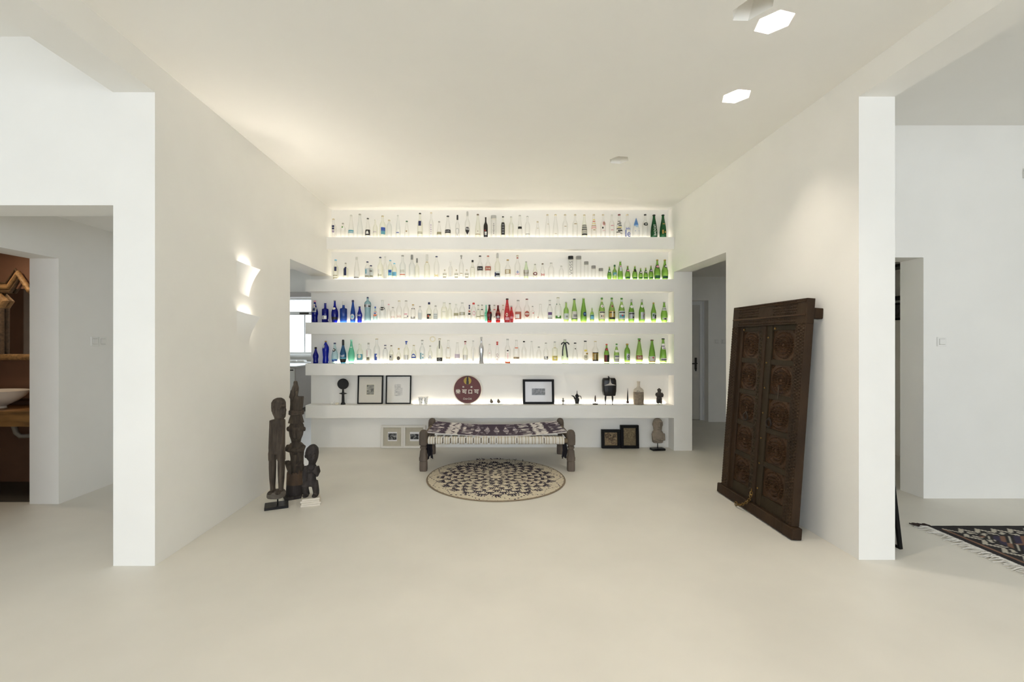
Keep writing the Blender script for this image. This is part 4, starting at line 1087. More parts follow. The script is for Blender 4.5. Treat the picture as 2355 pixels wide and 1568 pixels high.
b.ball((0.012, -.058, 0.438), (.008, .012, .014)); b.ball((0.018, -.05, 0.405), (.012, .010, .006)); b.ball((-.02, -.048, 0.452), (.014, .008, .006)); b.ball((.034, -.044, 0.452), (.012, .008, .006)); b.ball((-.055, 0, 0.425), (.012, .012, .02))
b.loft([(0.31, -0.004, 0, .030, .028), (0.37, -0.004, 0, .025, .025)], 12)
b.loft([(0.19, -0.004, 0, .042, .040), (0.22, -0.004, -.002, .040, .042), (0.27, -0.004, 0, .040, .034), (0.32, -0.004, 0, .052, .034, 2.6), (0.345, -0.004, 0, .040, .03)], 16)
b.ball((-.014, -.036, 0.30), (.018, .02, .02)); b.ball((.03, -.036, 0.298), (.018, .02, .02))
b.tube([(-.05, 0, 0.335), (-.066, 0.0, 0.28), (-.066, -.008, 0.22), (-.055, -.02, 0.17)], [.020, .019, .017, .015], 10)
b.tube([(.045, 0, 0.335), (.062, -.01, 0.29), (.058, -.03, 0.262), (.05, -.04, 0.30), (.052, -.042, 0.345)], [.020, .019, .018, .016, .015], 10)
for sx in (-1, 1):
    b.tube([(sx * .026 - .004, 0, 0.20), (sx * .046 - .004, -.03, 0.165), (sx * .045 - .004, -.01, 0.115), (sx * .042 - .004, 0, 0.085)], [.032, .030, .028, .026], 12)
    b.ball((sx * .042 - .004, -.025, 0.082), (.026, .045, .016))
b.ball((-.004, -.01, 0.185), (.045, .04, .03))
fuse('figure_body', b, CW2, T, 0.0055, 2)

# ------------------------------------------------------------------ lowest shelf: carvings, pictures, sign
S5 = SH[4][0] + 0.0008
def at(x, y): return ((x - HX) * y / FPX, y, S5)
INK = mat('matte_black_wood', '#0c0b0a', 0.6, var=0.2, scale=20, bump=0.1)
U = 6.09 / FPX
t = thing('fertility_doll', 'black doll sculpture with a disc head beside the framed pictures', 'sculpture', at(789, 6.09))
b = MB(); b.loft([(0, 0, 0, .034, .026), (.006, 0, 0, .034, .026), (.03, 0, 0, .020, .018), (.06, 0, 0, .019, .017), (.12, 0, 0, .017, .016), (.15, 0, 0, .016, .015), (.215, 0, 0, .011, .011)], 16)
for sx in (-1, 1): b.loft([(0, 0, 0, .012, .012), (.03, 0, 0, .010, .010), (.058, 0, 0, .002, .003)], 10, Matrix.Translation((0, 0, .147)) @ Matrix.Rotation(sx * PI / 2, 4, 'Y'))
o = fuse('body', b, INK, t, 0.004, 1)
b = MB(); b.loft([(-.012, 0, 0, .068, .066), (-.006, 0, 0, .076, .073), (.006, 0, 0, .076, .073), (.012, 0, 0, .068, .066)], 28, Matrix.Translation((0, 0, .275)) @ Matrix.Rotation(PI / 2, 4, 'X')); b.build('disc_head', INK, t, smooth=True, angle=30)
t = thing('toy_horse', 'tiny white porcelain animal at the left end of the lowest shelf', 'ornament', at(764, 6.08))
b = MB(); b.loft([(0.012, 0, 0, .018, .010), (.022, 0, 0, .020, .012), (.03, 0, 0, .014, .009)], 10); b.tube([(.014, 0, .026), (.020, 0, .040), (.026, 0, .044)], [.008, .007, .006], 7); b.tube([(-.016, 0, .026), (-.022, 0, .044)], [.006, .004], 6)
for a in (-.012, .012):
    for c_ in (-.006, .006): b.tube([(a, c_, .016), (a, c_, 0)], .004, 6)
fuse('body', b, pm('white'), t, 0.003, 1)
t = thing('paper_strip', 'small cream folded card lying beside the black disc-headed doll', 'card', at(775, 6.085))
MB().box(-.025, .025, -.01, .01, 0, .012, bev=.002).build('card', pm('cream'), t); MB().box(-.022, .028, -.008, .012, .012, .022, bev=.002).build('top_fold', pm('cream'), t)

def picture(label, xpx, w, h, depth, fw, fd, fmat, mmat, pw, ph, pmat, z=S5, lean=0.09, y=None, cat='picture', name='framed_picture', po=(0, 0), glassy=True, mount=None, group=None):
    yy = y if y else YB - 0.012
    base_y = yy - math.sin(lean) * h - fd
    t = thing(name, label, cat, ((xpx - HX) * (base_y) / FPX, base_y, z), (-lean, 0, 0), group)
    for a in ((-w/2, w/2, 0, fw), (-w/2, w/2, h - fw, h), (-w/2, -w/2 + fw, fw, h - fw), (w/2 - fw, w/2, fw, h - fw)):
        MB().box(a[0], a[1], 0, fd, a[2], a[3], bev=0.0015).build('frame_bar', fmat, t)
    d = depth
    MB().box(-w/2 + fw, w/2 - fw, d, fd - 0.001, fw, h - fw).build('mat_board', mmat, t)
    if mount:
        mw, mh, mm = mount
        MB().box(po[0] - mw/2, po[0] + mw/2, d - 0.0015, d, h/2 + po[1] - mh/2, h/2 + po[1] + mh/2).build('mount', mm, t)
    MB().box(po[0] - pw/2, po[0] + pw/2, d - 0.003, d, h/2 + po[1] - ph/2, h/2 + po[1] + ph/2).build('print', pmat, t)
    if glassy: MB().box(-w/2 + fw, w/2 - fw, 0.003, 0.0045, fw, h - fw).build('glazing', glass('picture_glass', (0.995, 0.995, 0.995), (0.97, 0.97, 0.97), 0.3), t)
    return t
def printmat(name, dark, light, scale, rough=0.6, dist=2.0, stretch=(1, 1, 1), contrast=(0.35, 0.65)):
    m = bpy.data.materials.new(name); m.use_nodes = True; N = m.node_tree.nodes; L = m.node_tree.links
    b = N['Principled BSDF']; b.inputs['Roughness'].default_value = rough
    tc = N.new('ShaderNodeTexCoord'); mp = N.new('ShaderNodeMapping'); mp.inputs['Scale'].default_value = stretch; nz = N.new('ShaderNodeTexNoise'); nz.inputs['Scale'].default_value = scale; nz.inputs['Detail'].default_value = 7; nz.inputs['Distortion'].default_value = dist
    r = N.new('ShaderNodeValToRGB'); r.color_ramp.elements[0].color = (*lin(dark), 1); r.color_ramp.elements[1].color = (*lin(light), 1)
    r.color_ramp.elements[0].position = contrast[0]; r.color_ramp.elements[1].position = contrast[1]
    L.new(tc.outputs['Object'], mp.inputs[0]); L.new(mp.outputs[0], nz.inputs['Vector']); L.new(nz.outputs['Fac'], r.inputs[0]); L.new(r.outputs[0], b.inputs['Base Color'])
    return m
MATB = mat('mat_board_white', '#d9d4c8', 0.8, var=0.01); MATW = mat('mat_board_cool', '#e4e2e2', 0.8, var=0.01)
p1 = picture('black-framed etching of a grey rectangle beside the disc-headed doll', 850.5, 0.345, .387, .012, .0165, .02, BLACK, MATB, .10, .135, printmat('grey_etching', '#6f6e66', '#b3b0a4', 30), po=(0, .0), mount=(.112, .15, pm('cream')))
MB().box(.008, .045, .0085, .0095, .165, .21).build('inset_block', printmat('dark_inset', '#4e4d4a', '#8b8880', 40), p1)
p2 = picture('black-framed faint figure drawing left of the two small cups', 915.5, 0.345, .387, .012, .0165, .02, BLACK, MATB, .085, .16, printmat('faint_drawing', '#8d8b80', '#cfcabd', 45, contrast=(.3, .6)), po=(-.012, -.005))
MB().box(.02, .055, .0088, .0096, .12, .22).build('side_sketch', printmat('faint_sketch', '#aeaa9e', '#d6d1c5', 60), p2)
picture('wide black-framed small dark photograph left of the coffee pot', 1239, .425, .335, .012, .031, .03, BLACK, MATW, .18, .088, printmat('sepia_photo', '#34322f', '#8a8884', 18), lean=.12)
t = None
for x, l, seed in ((967.5, 'left one of two small printed white cups beside the sign', 1), (979.5, 'right one of two small printed white cups beside the sign', 2)):
    t = thing('small_cup', l, 'cup', at(x, 6.085), group='printed cups')
    MB().lathe([(.020, 0), (.022, .004), (.033, .098), (.033, .1), (.030, .1), (.019, .006)], 18).build('cup_body', pm('white'), t, smooth=True)
    m = MB()
    for k in range(7):
        r_ = random.Random(seed * 20 + k); a = r_.uniform(-.9, .9); z = r_.uniform(.015, .08); rr = .0215 + z * .122
        m.add([(rr * math.sin(a + d), -rr * math.cos(a + d) - .001, z + e) for d, e in ((-.12, 0), (.1, -.006), (.2, .014), (-.05, .02))], [(0, 1, 2, 3)])
    m.build('printed_marks', printmat('grey_print', '#26292e', '#a4a39e', 25), t)

# the round red sign
t = thing('round_sign', 'round dark red tin sign with Chinese characters leaning on the shelf', 'sign', at(1075, YB - .055), (-.09, 0, 0))
SR = .195; RED = mat('sign_red', '#5e2420', 0.5, var=0.12, scale=12); SCREAM = mat('sign_cream', '#e6dfcf', 0.6, var=0.05); YEL = mat('sign_yellow', '#b59a42', 0.6, var=0.1)
def disc(mb, r, y0, y1, z, n=64): mb.prism([(r * math.cos(2*PI*k/n), z + r * math.sin(2*PI*k/n)) for k in range(n)], y0, y1)
m = MB(); disc(m, SR - .009, .002, .02, SR); m.build('face', RED, t)
m = MB(); m.torus((0, .008, SR), SR - .005, .008, 'y', 72, 8); m.build('rim', SCREAM, t, smooth=True)
m = MB(); disc(m, .052, -.0005, .003, SR + .118, 36); m.build('yellow_disc', YEL, t)
m = MB().prism([(x_, SR + z_) for x_, z_ in ((-.016, .068), (.016, .068), (.018, .10), (.013, .125), (.015, .14), (.009, .165), (.009, .182), (-.009, .182), (-.009, .165), (-.015, .14), (-.013, .125), (-.018, .10))], -.002, .001)
m.build('bottle_emblem', mat('emblem_brown', '#2a1c16', 0.5), t)
m = MB()
def stroke(x0, z0, x1, z1, w, cx, cz, s):
    a = Vector((x0, z0)); b = Vector((x1, z1)); d = (b - a).normalized(); n_ = Vector((-d.y, d.x)) * w / 2; a = a - d * w / 2; b = b + d * w / 2
    m.prism([(cx + (p.x - 5) * s, cz + (p.y - 5) * s) for p in (a - n_, b - n_, b + n_, a + n_)], -.0025, .0025)
CH = {'ke': [(0, 9, 10, 9), (8.2, 9, 8.2, .8), (8.2, .8, 6.6, 1.2), (1.5, 6.6, 5.2, 6.6), (1.5, 3, 5.2, 3), (1.5, 6.6, 1.5, 3), (5.2, 6.6, 5.2, 3)],
      'kou': [(1.2, 8.6, 8.8, 8.6), (1.2, 1.2, 8.8, 1.2), (1.2, 8.6, 1.2, .6), (8.8, 8.6, 8.8, .6)],
      'le': [(5, 10, 4.4, 9), (3.6, 8.8, 6.4, 8.8), (3.6, 5, 6.4, 5), (3.6, 6.9, 6.4, 6.9), (3.6, 8.8, 3.6, 5), (6.4, 8.8, 6.4, 5), (1.6, 9.6, .4, 7.6), (.4, 7.6, 2.2, 7.4), (2.2, 7.4, .4, 5.2), (.4, 5.2, 2.6, 5.4),
             (8.4, 9.6, 7.4, 7.6), (7.4, 7.6, 9.4, 7.4), (9.4, 7.4, 7.6, 5.2), (7.6, 5.2, 9.8, 5.4), (0, 3.9, 10, 3.9), (5, 4.6, 5, 0), (4.6, 3.6, 1, .6), (5.4, 3.6, 9, .6)],
      'yin': [(2, 9.5, .5, 7), (2, 9.5, 4, 7.6), (1, 6.6, 3.6, 6.6), (1, 6.6, 1, .5), (1, 4.6, 3.6, 4.6), (3.6, 6.6, 3.6, 3), (1, .5, 3.6, 2), (6, 9.5, 5.2, 6.5), (5.6, 7.4, 9.5, 7.4), (7.4, 6, 5, .5), (7.4, 5, 9.8, .5)],
      'qing': [(1.5, 9.2, 2.3, 8.4), (0, 7, 3.4, 7), (.6, 5.4, 3, 5.4), (.6, 3.8, 3, 3.8), (.6, 2.4, 3, 2.4), (.6, 2.4, .6, .4), (3, 2.4, 3, .4), (.6, .4, 3, .4), (4.6, 8.6, 9.8, 8.6), (4.9, 7, 9.5, 7), (4.2, 5.4, 10, 5.4), (7.2, 9.6, 7.2, 5.4), (5.2, 4.2, 9, 4.2), (5.2, 2.8, 9, 2.8), (5.2, 1.4, 9, 1.4), (5.2, 4.2, 5.2, 0), (9, 4.2, 9, 0)]}
for nm, cx, cz, s, w in (('le', -.128, SR - .028, .0060, 1.0), ('ke', -.042, SR - .028, .0058, 1.5), ('kou', .038, SR - .028, .0056, 1.6), ('ke', .122, SR - .028, .0058, 1.5), ('yin', -.056, SR + .035, .0024, 1.2), ('qing', .054, SR + .035, .0024, 1.1)):
    for q in CH[nm]: stroke(*q, w, cx, cz, s)
m.build('characters', SCREAM, t)
vs, fs = text_polys('Coca-Cola'); x0 = min(v[0] for v in vs); x1 = max(v[0] for v in vs); k = .118 / (x1 - x0)
MB().add([((v[0] - (x0 + x1) / 2) * k + v[1] * k * .35, -.002, SR - .125 + v[1] * k * 1.35) for v in vs], fs).build('script_lettering', SCREAM, t)

for x, l in ((1130.5, 'left of two small dark pear-shaped stones on a clear block'), (1147, 'right of two small dark pear-shaped stones on a clear block')):
    t = thing('carved_stone', l, 'stone', (at(x, 6.08)[0], 6.08, S5 + .016), group='pear-shaped stones')
    b = MB(); b.loft([(0, 0, 0, .010, .010), (.006, 0, 0, .020, .018), (.02, 0, 0, .024, .02), (.034, -.003, 0, .018, .016), (.05, -.006, 0, .009, .009), (.06, -.006, 0, .003, .003)], 14); b.build('body', mat('grey_brown_stone', '#6a6152', 0.8, var=.2, scale=40, bump=.3), t, smooth=True)
def acrylic(x, w, h, label, d=.03):
    t = thing('clear_block', label, 'plinth', at(x, 6.08))
    MB().box(-w/2, w/2, -d, d, 0, h, bev=.002).build('block', glass('acrylic', (.96, .97, .96), (.8, .85, .83)), t)
acrylic(1139, .19, .015, 'low clear acrylic block under the two pear-shaped stones')
acrylic(1328, .10, .012, 'low clear acrylic block under the black coffee pot')
acrylic(1443.5, .115, .014, 'low clear acrylic block under the thin black spike')
acrylic(1516, .085, .014, 'low clear acrylic block under the small squat statue')

t = thing('small_figurine', 'tiny silvery figurine between framed photograph and coffee pot', 'figurine', at(1295, 6.08))
b = MB(); b.lathe([(.016, 0), (.017, .006), (.009, .012), (.008, .03), (.014, .04), (.016, .055), (.010, .062), (.006, .066), (.011, .072), (.010, .084), (.003, .090)], 12); b.tube([(.008, 0, .056), (.02, -.004, .045), (.012, -.014, .042)], .005, 6); b.tube([(-.008, 0, .056), (-.02, -.004, .046), (-.012, -.014, .05)], .005, 6)
fuse('body', b, mat('pewter', '#8f8c84', 0.4, metal=.6, var=.2), t, .003, 1)
t = thing('coffee_pot', 'black long-spouted coffee pot with tall finial on the lowest shelf', 'coffee pot', (at(1327, 6.08)[0], 6.08, S5 + .013))
MB().lathe([(.028, 0), (.030, .004), (.026, .012), (.030, .03), (.032, .05), (.027, .066), (.018, .08), (.020, .094), (.024, .1)], 20).build('pot_body', INK, t, smooth=True)
MB().lathe([(.026, .098), (.026, .104), (.018, .118), (.008, .130), (.004, .138), (.007, .144), (.003, .152), (.006, .160), (.002, .168), (.001, .18)], 14).build('lid', INK, t, smooth=True)
MB().tube([(-.026, 0, .06), (-.038, 0, .088), (-.055, 0, .102), (-.074, 0, .106)], [.012, .010, .008, .003], 8).build('spout', INK, t, smooth=True)
MB().tube([(.020, 0, .092), (.035, 0, .104), (.048, 0, .098), (.056, 0, .08), (.060, 0, .06)], [.005, .006, .006, .005, .003], 8).build('handle', INK, t, smooth=True)
t = thing('bullet_carving', 'small dark pointed carving on a flat stone base', 'ornament', at(1369, 6.07))
MB().loft([(0, 0, 0, .034, .022), (.004, 0, 0, .037, .025), (.014, 0, 0, .037, .025), (.018, 0, 0, .030, .02)], 14).build('base', mat('dark_stone', '#38322b', .7, var=.2), t, smooth=True)
MB().tube([(0, 0, .016), (0, 0, .04)], .002, 6).loft([(.036, 0, 0, .007, .007), (.05, 0, 0, .010, .010), (.09, 0, 0, .010, .010), (.115, 0, 0, .006, .006), (.128, 0, 0, .001, .001)], 12).build('point', mat('brown_horn', '#4a3a2c', .5, var=.25), t, smooth=True)
# bird mask on two legs
t = thing('hornbill_mask', 'black carved mask with silver beak ridge standing on two legs', 'mask', at(1400.5, 6.07))
b = MB(); b.loft([(.118, .003, 0, .070, .040, 4), (.125, .003, -.004, .080, .046, 4), (.18, .0, -.006, .092, .052, 3.6), (.26, -.001, -.008, .095, .054, 3.6), (.33, -.001, -.006, .092, .05, 3.6), (.358, 0, 0, .078, .04, 4)], 24)
b.tube([(0, -.01, .35), (-.006, -.012, .372), (-.018, -.012, .386)], [.012, .009, .006], 8)
fuse('mask_body', b, mat('polished_black_wood', '#100d0b', .35, var=.2), t, .0055, 2)
n_ = MB().prism([(-.078, .262), (.078, .266), (.06, .272), (.022, .284), (.008, .305), (.002, .352), (-.004, .352), (-.008, .305), (-.02, .284), (-.06, .270)], -.066, -.045)
n_.build('beak_ridge', mat('worn_silver', '#b5ada0', .45, metal=.5, var=.15), t)
for sx in (-1, 1): MB().loft([(0, sx * .048, 0, .005, .005), (.004, sx * .048, 0, .006, .008), (.04, sx * .048, 0, .006, .006), (.075, sx * .048, 0, .011, .011), (.12, sx * .046, 0, .013, .013)], 12).build('leg', INK, t, smooth=True)
t = thing('spike_ornament', 'thin black upright spike on a small brown base', 'ornament', (at(1443.5, 6.08)[0], 6.08, S5 + .015))
MB().box(-.016, .016, -.014, .014, 0, .022, bev=.002).loft([(.022, 0, 0, .019, .017), (.032, 0, 0, .012, .012)], 10).build('base', mat('red_brown_block', '#46302a', .6, var=.2), t)
MB().lathe([(.010, .03), (.009, .07), (.006, .14), (.001, .205)], 12).build('spike', INK, t, smooth=True)
t = thing('clay_bottle', 'tall-necked clay bottle half wrapped in brown woven fibre', 'vase', at(1468.5, 6.085))
MB().lathe([(.055, .165), (.066, .176), (.064, .195), (.05, .212), (.026, .228), (.019, .245), (.019, .29), (.022, .305), (.022, .31), (.016, .31)], 22).build('clay_neck', mat('pale_clay', '#c9bfae', .7, var=.08, scale=18, bump=.1), t, smooth=True)
b = MB(); b.lathe([(.060, 0), (.064, .004)] + [(.066 + .001 * (i % 2), .008 + i * .0085) for i in range(19)] + [(.062, .176)], 28); b.build('woven_wrap', mat('woven_fibre', '#8b7d6c', .85, var=.25, scale=30, bump=.4, bscale=90), t, smooth=True, angle=60)
m = MB()
for k, a in enumerate((-.75, -.6, -.45, -.25, -.1)): m.add([(.0672 * math.sin(a + q), -.0672 * math.cos(a + q), .178 + e * (1 + k % 3)) for q, e in ((0, 0), (.09, .002), (.06, .006), (-.02, .004))], [(0, 1, 2, 3)])
m.build('painted_marks', INK, t)
t = thing('dried_sprig', 'pale dried twig sprig lying beside the wrapped clay bottle', 'twig', at(1484, 6.08))
m = MB()
for k in range(9):
    a = random.uniform(0, 2 * PI); m.tube([(-.02, 0, .003), (-.02 + .02 * math.cos(a) + .012, .012 * math.sin(a), .012 + .006 * k), (-.012 + .035 * math.cos(a), .02 * math.sin(a), .018 + .006 * k)], [.0016, .0012, .0008], 4)
m.build('stems', mat('dry_straw', '#b8ad7d', .8, var=.2), t)
t = thing('squat_statue', 'small dark stone statue at the right end of the lowest shelf', 'sculpture', (at(1516, 6.08)[0], 6.08, S5 + .015))
b = MB(); 
for sx in (-1, 1): b.loft([(0, sx * .021, -.006, .018, .024), (.012, sx * .021, -.004, .019, .024), (.04, sx * .02, 0, .017, .018), (.07, sx * .017, 0, .020, .02)], 12); b.tube([(sx * .032, 0, .14), (sx * .044, -.01, .115), (sx * .036, -.024, .095), (sx * .012, -.03, .10)], [.014, .014, .012, .010], 8)
b.loft([(.055, 0, 0, .034, .026), (.09, 0, 0, .034, .028), (.13, 0, 0, .038, .026, 2.6), (.15, 0, 0, .024, .02)], 16); b.loft([(.145, 0, 0, .016, .016), (.16, 0, -.004, .022, .024), (.178, 0, -.004, .024, .024), (.184, 0, 0, .030, .028), (.192, 0, 0, .018, .018), (.205, 0, 0, .006, .006)], 14)
fuse('body', b, mat('dark_carved_stone', '#3d3630', .75, var=.25, scale=25, bump=.4), t, .0045, 1)

# ------------------------------------------------------------------ on the floor of the niche
WF = mat('white_frame', '#dedad2', 0.6, var=0.01)
BW = lambda n, s: printmat(n, '#141414', '#b9b9b6', s, contrast=(.42, .70))
picture('white box frame with a dark photo, farther from the bench', 901.5, .30, .305, .022, .028, .035, WF, mat('box_mat', '#bcb6a4', .8), .112, .088, BW('bw_photo', 14), z=0.002, lean=.04, y=YB - .01, mount=(.125, .125, MATW), glassy=False, group='white box frames on the floor')
picture('white box frame with a seaside photo right beside the bench leg', 952.5, .30, .305, .022, .028, .035, WF, mat('box_mat', '#bcb6a4', .8), .112, .072, BW('sea_photo', 9), z=0.002, lean=.04, y=YB - .01, mount=(.125, .125, MATW), glassy=False, group='white box frames on the floor')
p = picture('smaller black shadow box with dotted brown relief on the floor', 1406, .25, .25, .03, .036, .055, BLACK, mat('relief_ground', '#8a7654', .7, var=.2, scale=25), .165, .165, printmat('brown_relief', '#5f4c38', '#a08a64', 22), z=0.004, lean=.06, y=YB - .01, glassy=False, group='black shadow boxes on the floor')
m = MB()
for a, c_, r in ((-.045, .035, .022), (.05, .04, .016), (.012, -.005, .018), (-.02, -.002, .008), (0, .045, .007), (.035, .02, .006)): m.torus((a, .027, .125 + c_), r, .004, 'y', 16, 6); m.ball((a, .027, .125 + c_), r * .35, 8, 5)
m.build('relief_rings', mat('dark_relief', '#453526', .7), p, smooth=True)
picture('taller black shadow box with plain brown relief beside the stone head', 1449.5, .243, .31, .03, .036, .055, BLACK, mat('relief_ground', '#8a7654', .7), .175, .24, printmat('olive_relief', '#5b4e38', '#877553', 30), z=0.004, lean=.06, y=YB - .01, glassy=False, group='black shadow boxes on the floor')
t = thing('stone_head', 'grey stone bust on a black stand under the lowest shelf', 'sculpture', (2.248, 6.03, 0))
MB().box(-.088, .088, -.05, .05, 0, .028, Matrix.Rotation(.12, 4, 'Z'), bev=.003).tube([(0, 0, .02), (0, 0, .12)], .006, 8).build('stand', BLACKM, t)
b = MB(); b.loft([(.098, 0, 0, .055, .035, 3), (.11, 0, 0, .068, .045, 3), (.15, 0, 0, .073, .05, 3), (.21, 0, 0, .075, .052, 2.8), (.245, 0, 0, .066, .05, 2.6), (.262, 0, 0, .052, .046), (.29, 0, 0, .054, .05, 2.6), (.34, 0, 0, .059, .054, 2.8), (.38, 0, 0, .059, .053, 2.6), (.41, 0, .002, .046, .044), (.426, 0, .004, .022, .022)], 22)
b.loft([(.314, 0, -.060, .018, .014), (.328, 0, -.070, .019, .020), (.36, 0, -.062, .011, .018), (.39, 0, -.055, .009, .012)], 10)
for q in (-1, 1):
    b.ball((q * .028, -.052, .384), (.028, .016, .008)); b.ball((q * .027, -.052, .360), (.014, .011, .007)); b.ball((q * .058, .0, .345), (.012, .02, .03))
    b.tube([(q * .074, -.02, .225), (q * .066, -.056, .15), (q * .012, -.060, .14 + .012 * q)], [.017, .017, .013], 8)
b.ball((0, -.053, .298), (.026, .013, .006)); b.ball((0, -.052, .285), (.022, .012, .006))
fuse('bust', b, mat('weathered_stone', '#877b6c', .85, var=.18, scale=18, bump=.4, bscale=60), t, .0045, 1)

# ------------------------------------------------------------------ kitchen seen through the left doorway
c = thing('kitchen_cabinet', 'white kitchen drawer cabinet with grey side beyond the left doorway', 'cabinet', (-4.4, 9.4, 0))
MB().box(-.6, .6, -.52, .54, .10, .945).build('body', LAC_GREY, c); MB().box(-.56, .58, -.48, .5, 0, .10).build('toe_kick', DARKSTEEL, c)
for i, (a, b_) in enumerate(((.10, .47), (.485, .92))):
    for x0 in (-.595, .0):
        d = MB().box(x0, x0 + .58, -.54, -.52, a, b_, bev=.003).build('drawer_front', WHITE, c)
        MB().box(x0 + .02, x0 + .56, -.548, -.54, b_ - .045, b_ - .02).build('grip_slot', DARKSTEEL, d)
w = tag(MB().box(-5.05, -3.78, 8.84, 9.97, .945, .968).build('worktop', WHITE), 'white worktop on the kitchen drawer cabinet', 'worktop')
c = thing('kitchen_counter', 'low white counter under the kitchen window', 'counter', (-4.4, 11.0, 0))
MB().box(-1.9, 2.4, -.3, .28, .1, .89).build('body', WHITE, c); MB().box(-1.9, 2.4, -.24, .26, 0, .1).build('toe_kick', DARKSTEEL, c); MB().box(-1.92, 2.42, -.33, .29, .92, .955).build('top', WHITE, c)
MB().box(-1.9, 2.4, -.31, .28, .89, .92).build('shadow_gap', DARKSTEEL, c)
for x, w_, l in ((-4.72, .13, 'white folded cloth on the kitchen counter, left one'), (-4.5, .10, 'white folded cloth on the kitchen counter, right one')):
    t = thing('folded_cloth', l, 'cloth', (x, 10.85, .956)); 
    for k in range(3): MB().box(-w_ + .01 * k, w_ - .008 * k, -.08, .08, k * .016, k * .016 + .015, bev=.005).build('fold', pm('white'), t)

# ------------------------------------------------------------------ bathroom beyond the left corridor
OAK = mat('figured_oak', '#8f6a3d', 0.5, var=0.45, scale=5, bump=0.1, stretch=(0.6, 1, 5)); 
t = thing('vanity_shelf', 'thick slab wooden vanity shelf in the brown bathroom', 'vanity', (-5.1, 4.43, 0))
MB().box(-1.0, .98, -.22, .225, .655, .80, bev=.004).build('slab', OAK, t)
MB().box(-.98, .98, .19, .222, .84, .865).build('back_ledge', mat('ledge_wood', '#4f3522', .5), t)
t = thing('vessel_sink', 'white oval vessel sink on the wooden bathroom slab', 'sink', (-4.80, 4.41, .8005))
MB().loft([(0, 0, 0, .075, .06), (.02, 0, 0, .07, .056), (.03, 0, 0, .09, .07), (.07, 0, 0, .17, .12), (.12, 0, 0, .235, .165), (.165, 0, 0, .265, .188), (.17, 0, 0, .272, .192), (.172, 0, 0, .262, .182), (.15, 0, 0, .235, .16), (.07, 0, 0, .12, .085), (.04, 0, 0, .03, .02)], 36).build('bowl', mat('white_ceramic', '#eee6da', .2, var=.01), t, smooth=True)
t = thing('waste_pipe', 'grey curved waste pipe under the wooden vanity shelf', 'pipe', (-4.63, 4.45, 0))
MB().tube([(-.06, 0, .630), (-.045, 0, .60), (-.03, 0, .55), (0, .01, .515), (.045, .05, .51), (.07, .12, .52), (.08, .2, .525)], .022, 12).build('trap', mat('grey_pipe', '#8d8578', .4), t, smooth=True)
MB().torus((.08, .19, .525), .03, .006, 'y', 16, 6).build('flange', STEEL, t, smooth=True)
t = thing('carved_mirror', 'large mirror with carved zigzag gilt wood frame above the sink', 'mirror', (-5.0, 4.655, 1.27))
GILT = mat('worn_gilt_wood', '#9c7a50', .5, var=.4, scale=40, bump=.4, bscale=70); GILT2 = mat('dark_gilt_wood', '#5a4630', .55, var=.4, scale=40, bump=.4)
MB().box(-.75, .62, -.02, 0, .02, .72).build('mirror_glass', mat('mirror_silver', '#e4e6ea', .03, metal=1.0, var=0), t)
def moulding(P, r): 
    b = MB(); b.tube([(x_, -.045, z_) for x_, z_ in P], r, 10); return b
moulding([(-.75, .02), (.62, .02)], .032).build('bottom_bar', GILT, t, smooth=True)
top = [(-.75, .735), (.097, .735), (.195, .877), (.31, .70), (.5, .70)]
moulding(top, .029).build('zigzag_bar', GILT, t, smooth=True); moulding([(x_ + .02, z_ - .045) for x_, z_ in top], .018).build('inner_zigzag', GILT2, t, smooth=True)
moulding([(x_ - .03, z_ + .04) for x_, z_ in top], .012).build('outer_zigzag', GILT2, t, smooth=True)
moulding([(-.03, .67), (.06, .59), (-.01, .50)], .034).build('side_knot', GILT, t, smooth=True)
moulding([(.02, .52), (.02, .05)], .025).build('side_post', GILT2, t, smooth=True)
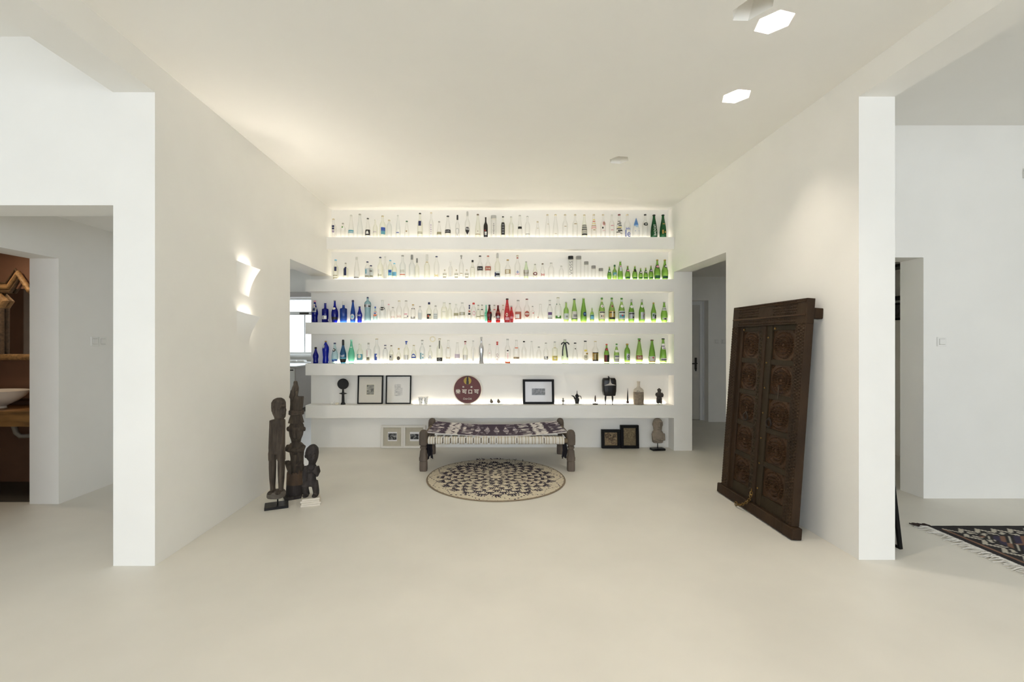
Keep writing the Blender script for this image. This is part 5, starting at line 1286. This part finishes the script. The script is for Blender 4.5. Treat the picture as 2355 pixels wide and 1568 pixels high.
t = thing('bathroom_downlight', 'warm bathroom ceiling downlight hidden above the mirror', 'ceiling light', (-4.7, 4.15, 2.399))
MB().lathe([(.05, -.012), (.06, 0)], 16).build('trim_ring', STEEL, t); MB().lathe([(.04, -.016), (.04, -.011)], 16).build('lamp', emitter('bath_lamp_glow', (1.0, .80, .58), 260.0), t)

# ------------------------------------------------------------------ pictures behind the right pillar, hall beyond
t = thing('leaning_picture', 'black-edged framed picture on the floor behind the right pillar', 'picture', (2.885, 3.15, 0.002), (0, -.115, 0))
for a in ((0, .022, 0, .02), (0, .022, .58, .60)): MB().box(-a[1], 0, 0, .5, a[2], a[3]).build('frame_bar', BLACK, t)
for a in ((0, .018), (.482, .5)): MB().box(-.022, 0, a[0], a[1], .02, .58).build('frame_bar', BLACK, t)
MB().box(-.016, -.006, .018, .482, .02, .58).build('back_board', mat('backing_paper', '#cfcbc2', .8), t)
MB().box(-.018, -.016, .08, .42, .08, .52).build('inner_sheet', printmat('beige_sheet', '#a08f78', '#cbbfae', 12), t)
t = thing('leaning_canvas', 'taller dark red canvas behind the black-edged picture', 'canvas', (2.76, 3.40, 0.002), (0, -.02, 0))
MB().box(-.03, 0, 0, .6, 0, .66).build('stretcher', mat('maroon_canvas', '#4a2128', .7, var=.1), t)
MB().box(0, .003, .01, .59, .01, .65).build('painted_face', mat('maroon_face', '#5a2a30', .7, var=.2), t)
t = thing('wall_rack', 'black metal wall rack glimpsed through the right-hand slit opening', 'shelf', (5.2, 5.75, 0))
for z in (2.36, 1.97): MB().box(-.22, 0, -.6, .6, z, z + .035).build('board', BLACKM, t)
for y in (-.3, .12): MB().box(-.05, -.02, y, y + .03, 1.97, 2.30).build('upright', BLACKM, t)
t = thing('dark_picture', 'dark framed picture below the black wall rack', 'picture', (5.2, 5.75, 1.72))
MB().box(-.03, -.001, -.5, .5, 0, .22).build('frame', BLACK, t); MB().box(-.034, -.03, -.46, .46, .03, .19).build('print', printmat('dark_print', '#0f0f0f', '#4a4845', 8), t)
